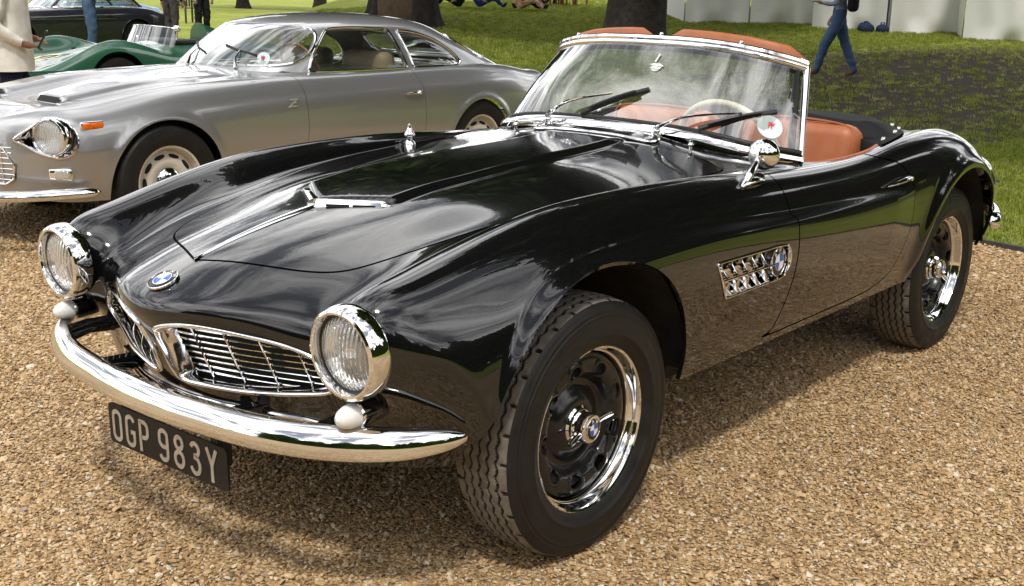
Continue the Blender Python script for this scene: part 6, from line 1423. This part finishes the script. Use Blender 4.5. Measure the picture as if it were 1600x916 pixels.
    b = MB(); b.tube([hc+np.array((.098, 0, .012)), hc+np.array((.118, 0, -.018)), hc+np.array((.100, 0, -.030))], [.008, .014, .009], 8); b.build('nose', mats['skin'], root)
    b = MB(); b.tube([hc+np.array((.090, -.022, -.055)), hc+np.array((.101, 0, -.054)), hc+np.array((.090, .022, -.055))], [.004, .007, .004], 6); b.build('mouth', mat('lips', (.33, .12, .10), .5, build=mottled((.3, .11, .09), (.36, .14, .11), 30)), root)
    return root
def stand(stride=0., lean=0., arms=None):
    J = dict(pelvis=(0,0,.96,(.15,.11)), waist=(0,0,1.10,(.145,.105)), chest=(.005+lean,0,1.34,(.165,.115)), neck=(.0+lean*1.3,0,1.50,.055), jaw=(.035+lean*1.4,0,1.575,(.062,.07)), head=(.025+lean*1.5,0,1.655,(.085,.10)), crown=(.015+lean*1.5,0,1.735,(.06,.07)))
    for s, g in (('l', 1), ('r', -1)):
        f = stride*g
        J['sh'+s] = (lean,g*.175,1.42,.068); J['el'+s] = (-.03-f*.25,g*.235,1.14,.050); J['wr'+s] = (.06-f*.5,g*.235,.90,.032); J['pa'+s] = (.085-f*.55,g*.232,.82,(.018,.036))
        J['hip'+s] = (0,g*.095,.90,.112); J['kn'+s] = (.03+f*.55,g*.105,.50,.084); J['an'+s] = (f*1.0-.02,g*.105,.10,.062); J['toe'+s] = (f*1.0+.15,g*.115,.035,(.034,.026))
    if arms: J.update(arms)
    return J
def away(loc): return math.atan2(loc[1]-CAM[1], loc[0]-CAM[0])
IMR = math.atan2(r.y, r.x)       # heading towards the right of the picture
denim = cloth('denim', (.06, .10, .19)); navy = cloth('navy_trousers', (.012, .016, .035))
# man in a cream jacket at the left edge, hands raised in front holding a phone
arms = dict(shl=(.0,.185,1.42,.075), ell=(-.06,.25,1.13,.062), wrl=(.12,.21,.99,.038), pal=(.19,.18,.98,(.02,.036)), shr=(0,-.185,1.42,.075), elr=(-.08,-.26,1.10,.066), wrr=(.12,-.22,.96,.044), par=(.19,-.185,.95,(.02,.036)),
            pelvis=(0,0,.96,(.165,.13)), waist=(0,0,1.10,(.175,.135)), chest=(-.01,0,1.32,(.18,.135)))
WJ = (2.19, 6.70, 0)
pj = person(WJ, IMR+.25, stand(.02, .02, arms), dict(top=cloth('cream_jacket', (.80, .77, .69)), leg=navy, skin=SKIND, shoe=DARK), 'man in a cream jacket holding a phone, cut off by the left edge')
J_ = bpy.data.meshes.new('x')
b = MB(); V = []; n = 24      # jacket skirt, part of the clothing
for k, (z_, w_, dd_) in enumerate(((1.30, .205, .155), (1.12, .205, .16), (.98, .215, .17), (.84, .222, .175), (.745, .225, .178))):
    for j in range(n): a = 2*math.pi*j/n; V.append((dd_*math.cos(a)*(1+.03*math.sin(3*a+k)), w_*math.sin(a), z_))
b.add(V, [(k*n+j, k*n+(j+1) % n, (k+1)*n+(j+1) % n, (k+1)*n+j) for k in range(4) for j in range(n)]); b.build('jacket_skirt', MATS['cream_jacket'], pj)
b = MB(); b.add(*rbox((0, 0, 0), (.012, .075, .15), .004)); ph = b.build('phone', ENBLACK, smooth='auto'); tag(ph, 'dark phone held in the hands of the man in the cream jacket', 'phone')
M3 = Matrix.Translation(WJ) @ Matrix.Rotation(IMR+.25, 4, 'Z'); ph.matrix_world = M3 @ Matrix.Translation((.275, -.175, 1.00)) @ Matrix.Rotation(.5, 4, 'Y')
# man in checked shirt and jeans
arms = dict(elr=(.02,-.26,1.16,.055), wrr=(.26,-.12,1.12,.034), par=(.34,-.08,1.13,(.02,.036)), ell=(.02,.26,1.16,.055), wrl=(.26,.10,1.12,.034), pal=(.34,.06,1.13,(.02,.036)))
PL = (8.5, 16.6, float(ground_h(8.5, 16.6))); person(PL, IMR+.5, stand(.03, .01, arms), dict(top=cloth('red_check', (.42, .12, .12), (.62, .50, .48)), leg=denim, skin=SKIN, shoe=DARK), 'man in a red checked shirt and jeans standing by the dark saloon')
b = MB(); b.add(*rbox((0, 0, 0), (.09, .13, .09), .02)); b.lathe([(.032, 0), (.034, .05), (.028, .06), (.0001, .055)], 16, frameM((.04, 0, 0), (1, 0, 0))); cm = b.build('camera_body', ENBLACK, smooth='auto'); tag(cm, 'small black camera in the hands of the man in the checked shirt', 'camera')
cm.matrix_world = Matrix.Translation(PL) @ Matrix.Rotation(IMR+.5, 4, 'Z') @ Matrix.Translation((.40, -.01, 1.15))
DK = (11.7, 19.0, float(ground_h(11.7, 19.0))); person(DK, IMR+1.2, stand(.05), dict(top=cloth('black_top', (.015, .016, .024)), leg=cloth('grey_trousers', (.07, .062, .062)), skin=SKIN, shoe=DARK), 'person in a navy top and grey trousers at the tail of the dark saloon')
D2 = (12.6, 19.2, float(ground_h(12.6, 19.2))); person(D2, IMR-.6, stand(.02), dict(top=cloth('grey_jersey', (.19, .19, .20)), leg=cloth('black_trousers', (.02, .02, .02)), skin=SKIN, shoe=DARK), 'person in a grey jersey beside the one in grey trousers')
# man walking across the lawn
arms = dict(elr=(-.02,-.26,1.15,.050), wrr=(.12,-.20,.97,.034), par=(.16,-.16,.90,(.02,.036)), ell=(.06,.25,1.16,.05), wrl=(.26,.26,1.18,.033), pal=(.33,.26,1.20,(.02,.036)))
_w = ground_px(1303, 121); WK = tuple(_w); pw = person(WK, IMR+math.pi-.35, stand(.30, .0, arms), dict(top=cloth('blue_shirt', (.20, .24, .32)), leg=denim, skin=SKIND, shoe=cloth('tan_shoe', (.18, .10, .06))), 'man in a blue shirt and jeans striding over the lawn')
b = MB(); b.add(*rbox((0, 0, 0), (.17, .30, .42), .07)); bp_ = b.build('backpack', cloth('black_nylon', (.015, .015, .017)), smooth='auto'); tag(bp_, 'black rucksack on the back of the man crossing the lawn', 'rucksack')
bp_.matrix_world = Matrix.Translation(WK) @ Matrix.Rotation(IMR+math.pi-.35, 4, 'Z') @ Matrix.Translation((-.20, .02, 1.26))
# picnickers
def sit(knee=.35):
    J = stand(); dz = -.84
    for k in ('pelvis','waist','chest','neck','jaw','head','crown','shl','shr'): q = J[k]; J[k] = (q[0]-(q[2]-.96)*.15, q[1], q[2]+dz, q[3])
    for s, g in (('l', 1), ('r', -1)):
        J['hip'+s] = (.05,g*.10,.11,.09); J['kn'+s] = (.45,g*.14,knee*.6+.08,.06); J['an'+s] = (.84-knee*.4,g*.12,.07,.042); J['toe'+s] = (.90-knee*.35,g*.14,.17,(.03,.026))
        J['el'+s] = (-.05,g*.25,.33,.046); J['wr'+s] = (.15,g*.20,.22,.032); J['pa'+s] = (.22,g*.18,.20,(.018,.034))
    return J
for (px, py, rz, tc, lc, sk, lab) in ((722, 14, IMR+math.pi, (.012,.014,.02), (.012,.014,.02), SKIN, 'person in black sitting on the grass next to the blue dress'), (744, 14, IMR, (.03,.06,.30), (.03,.06,.30), SKIN, 'person in a bright blue dress sitting on the grass'), (808, 17, IMR-.2, (.62,.36,.27), (.60,.38,.30), SKIN, 'person in salmon pink sitting on the grass with legs out'), (848, 17, IMR+math.pi-.1, (.68,.36,.52), (.012,.012,.016), SKIN, 'person in a pink shirt and black trousers sitting on the grass')):
    p = ground_px(px, py); person(p, rz, sit(), dict(top=cloth('picnic_top_'+lab[-7:].strip().replace(' ', '_')+str(px), tc), leg=cloth('picnic_leg_'+str(px), lc), skin=sk, shoe=DARK), lab, 'picnickers on the far lawn', 1.1)
for i, (px, py) in enumerate(((770, 3), (826, 6), (861, 7))):
    p = ground_px(px, py); person(p, IMR+i, stand(.05), dict(top=cloth(f'far_top_{i}', ((.55,.6,.65), (.02,.02,.03), (.16,.13,.30))[i]), leg=cloth(f'far_leg_{i}', ((.45,.5,.6), (.015,.015,.02), (.03,.03,.04))[i]), skin=SKIN, shoe=DARK), ('person in pale clothes standing far across the lawn', 'person in black standing far off between the picnickers', 'person in purple standing near the wooden chairs')[i], 'people far across the lawn')
# ---------------------------------------------------------------- small things on the lawn
WOOD = mat('teak', (.20, .085, .035), .6, build=mottled((.15, .06, .024), (.26, .115, .05), 20))
OAK = mat('weathered_board', (.17, .12, .075), .7, build=mottled((.13, .09, .055), (.21, .15, .095), 12))
DWOOD = mat('dark_wood', (.04, .03, .025), .7, build=mottled((.03, .022, .018), (.055, .042, .033), 14))
def chair(loc, rz, m, label, group=None, sc_=1.0):
    t = tag(empty('garden_chair', loc, rz), label, 'chair', group); t.scale = (sc_,)*3
    for i in range(4): b = MB(); b.box((-.20+.13*i, 0, .44), (.10, .50, .025)); b.build('seat_slat', m, t, False)
    for sx in (-.26, .26):
        for sy in (-.25, .25): b = MB(); b.box((sx, sy, .31 if sx > 0 else .47), (.045, .045, .62 if sx > 0 else .94)); b.build('leg', m, t, False)
    for i in range(5): b = MB(); b.box((-.265, -.17+.085*i, .70), (.02, .05, .44)); b.build('back_slat', m, t, False)
    for sy in (-.25, .25): b = MB(); b.box((0, sy, .635), (.56, .06, .03)); b.build('armrest', m, t, False)
    return t
chair(ground_px(296, 36), IMR-.8, DWOOD, 'dark wooden armchair on the lawn behind the green racing car', None, 1.25)
for i, (px, rz, lab) in enumerate(((868, .3, 'wooden garden chair nearest the pink shirted picnicker'), (884, 1.4, 'wooden garden chair in the middle of the three'), (898, 2.4, 'wooden garden chair nearest the dark trunk'))): chair(ground_px(px, 8), IMR+rz, WOOD, lab, 'wooden garden chairs far across the lawn', 1.0)
bd_ = ground_px(626, 40); b = MB(); b.box((0, 0, .62), (.05, 1.05, 1.0), .01); bd = b.build('notice_board', OAK, None, 'auto', tuple(bd_), (0, -.08, IMR+math.pi/2)); tag(bd, 'plain brown board leaning beside the big flared trunk', 'board')
b = MB(); 
for sy in (-.45, .45): l_ = MB(); l_.box((0, sy, .06), (.05, .06, .16)); l_.build('board_leg', DWOOD, bd, False)
# blue bags at the foot of a marquee
BAG = cloth('blue_bag', (.02, .035, .08)); p = ground_px(1352, 50)
for i, (o_, s_) in enumerate((((0, 0), .24), ((.40, -.30), .19))):
    bm = bmesh.new(); bmesh.ops.create_icosphere(bm, subdivisions=3, radius=1); rr = np.random.default_rng(i)
    for v in bm.verts: k = 1+.10*math.sin(5*v.co.x+i)*math.sin(6*v.co.y+2); v.co = Vector((v.co.x*s_*k, v.co.y*s_*.8*k, max(v.co.z, -.55)*s_*.62*k+.55*s_*.62))
    V = [v.co.copy() for v in bm.verts]; bm.verts.index_update(); F = [[v.index for v in f.verts] for f in bm.faces]; bm.free()
    q = Vector((p.x+o_[0]*-r.y*0+o_[0]*r.x, p.y+o_[0]*r.y+0*o_[1], 0)); q.z = float(ground_h(q.x, q.y)); bg_ = empty('bag', q); tag(bg_, ('larger blue bag on the grass against the marquee wall', 'smaller blue bag beside the larger one at the marquee')[i], 'bag', 'blue bags by the marquee')
    mobj('bag_body', V, F, BAG, bg_); b = MB(); b.tube([(-.16*s_/.4, 0, .42*s_), (-.10, 0, .42*s_+.14), (.10, 0, .42*s_+.14), (.16*s_/.4, 0, .42*s_)], .015, 6); b.build('bag_handle', BAG, bg_)
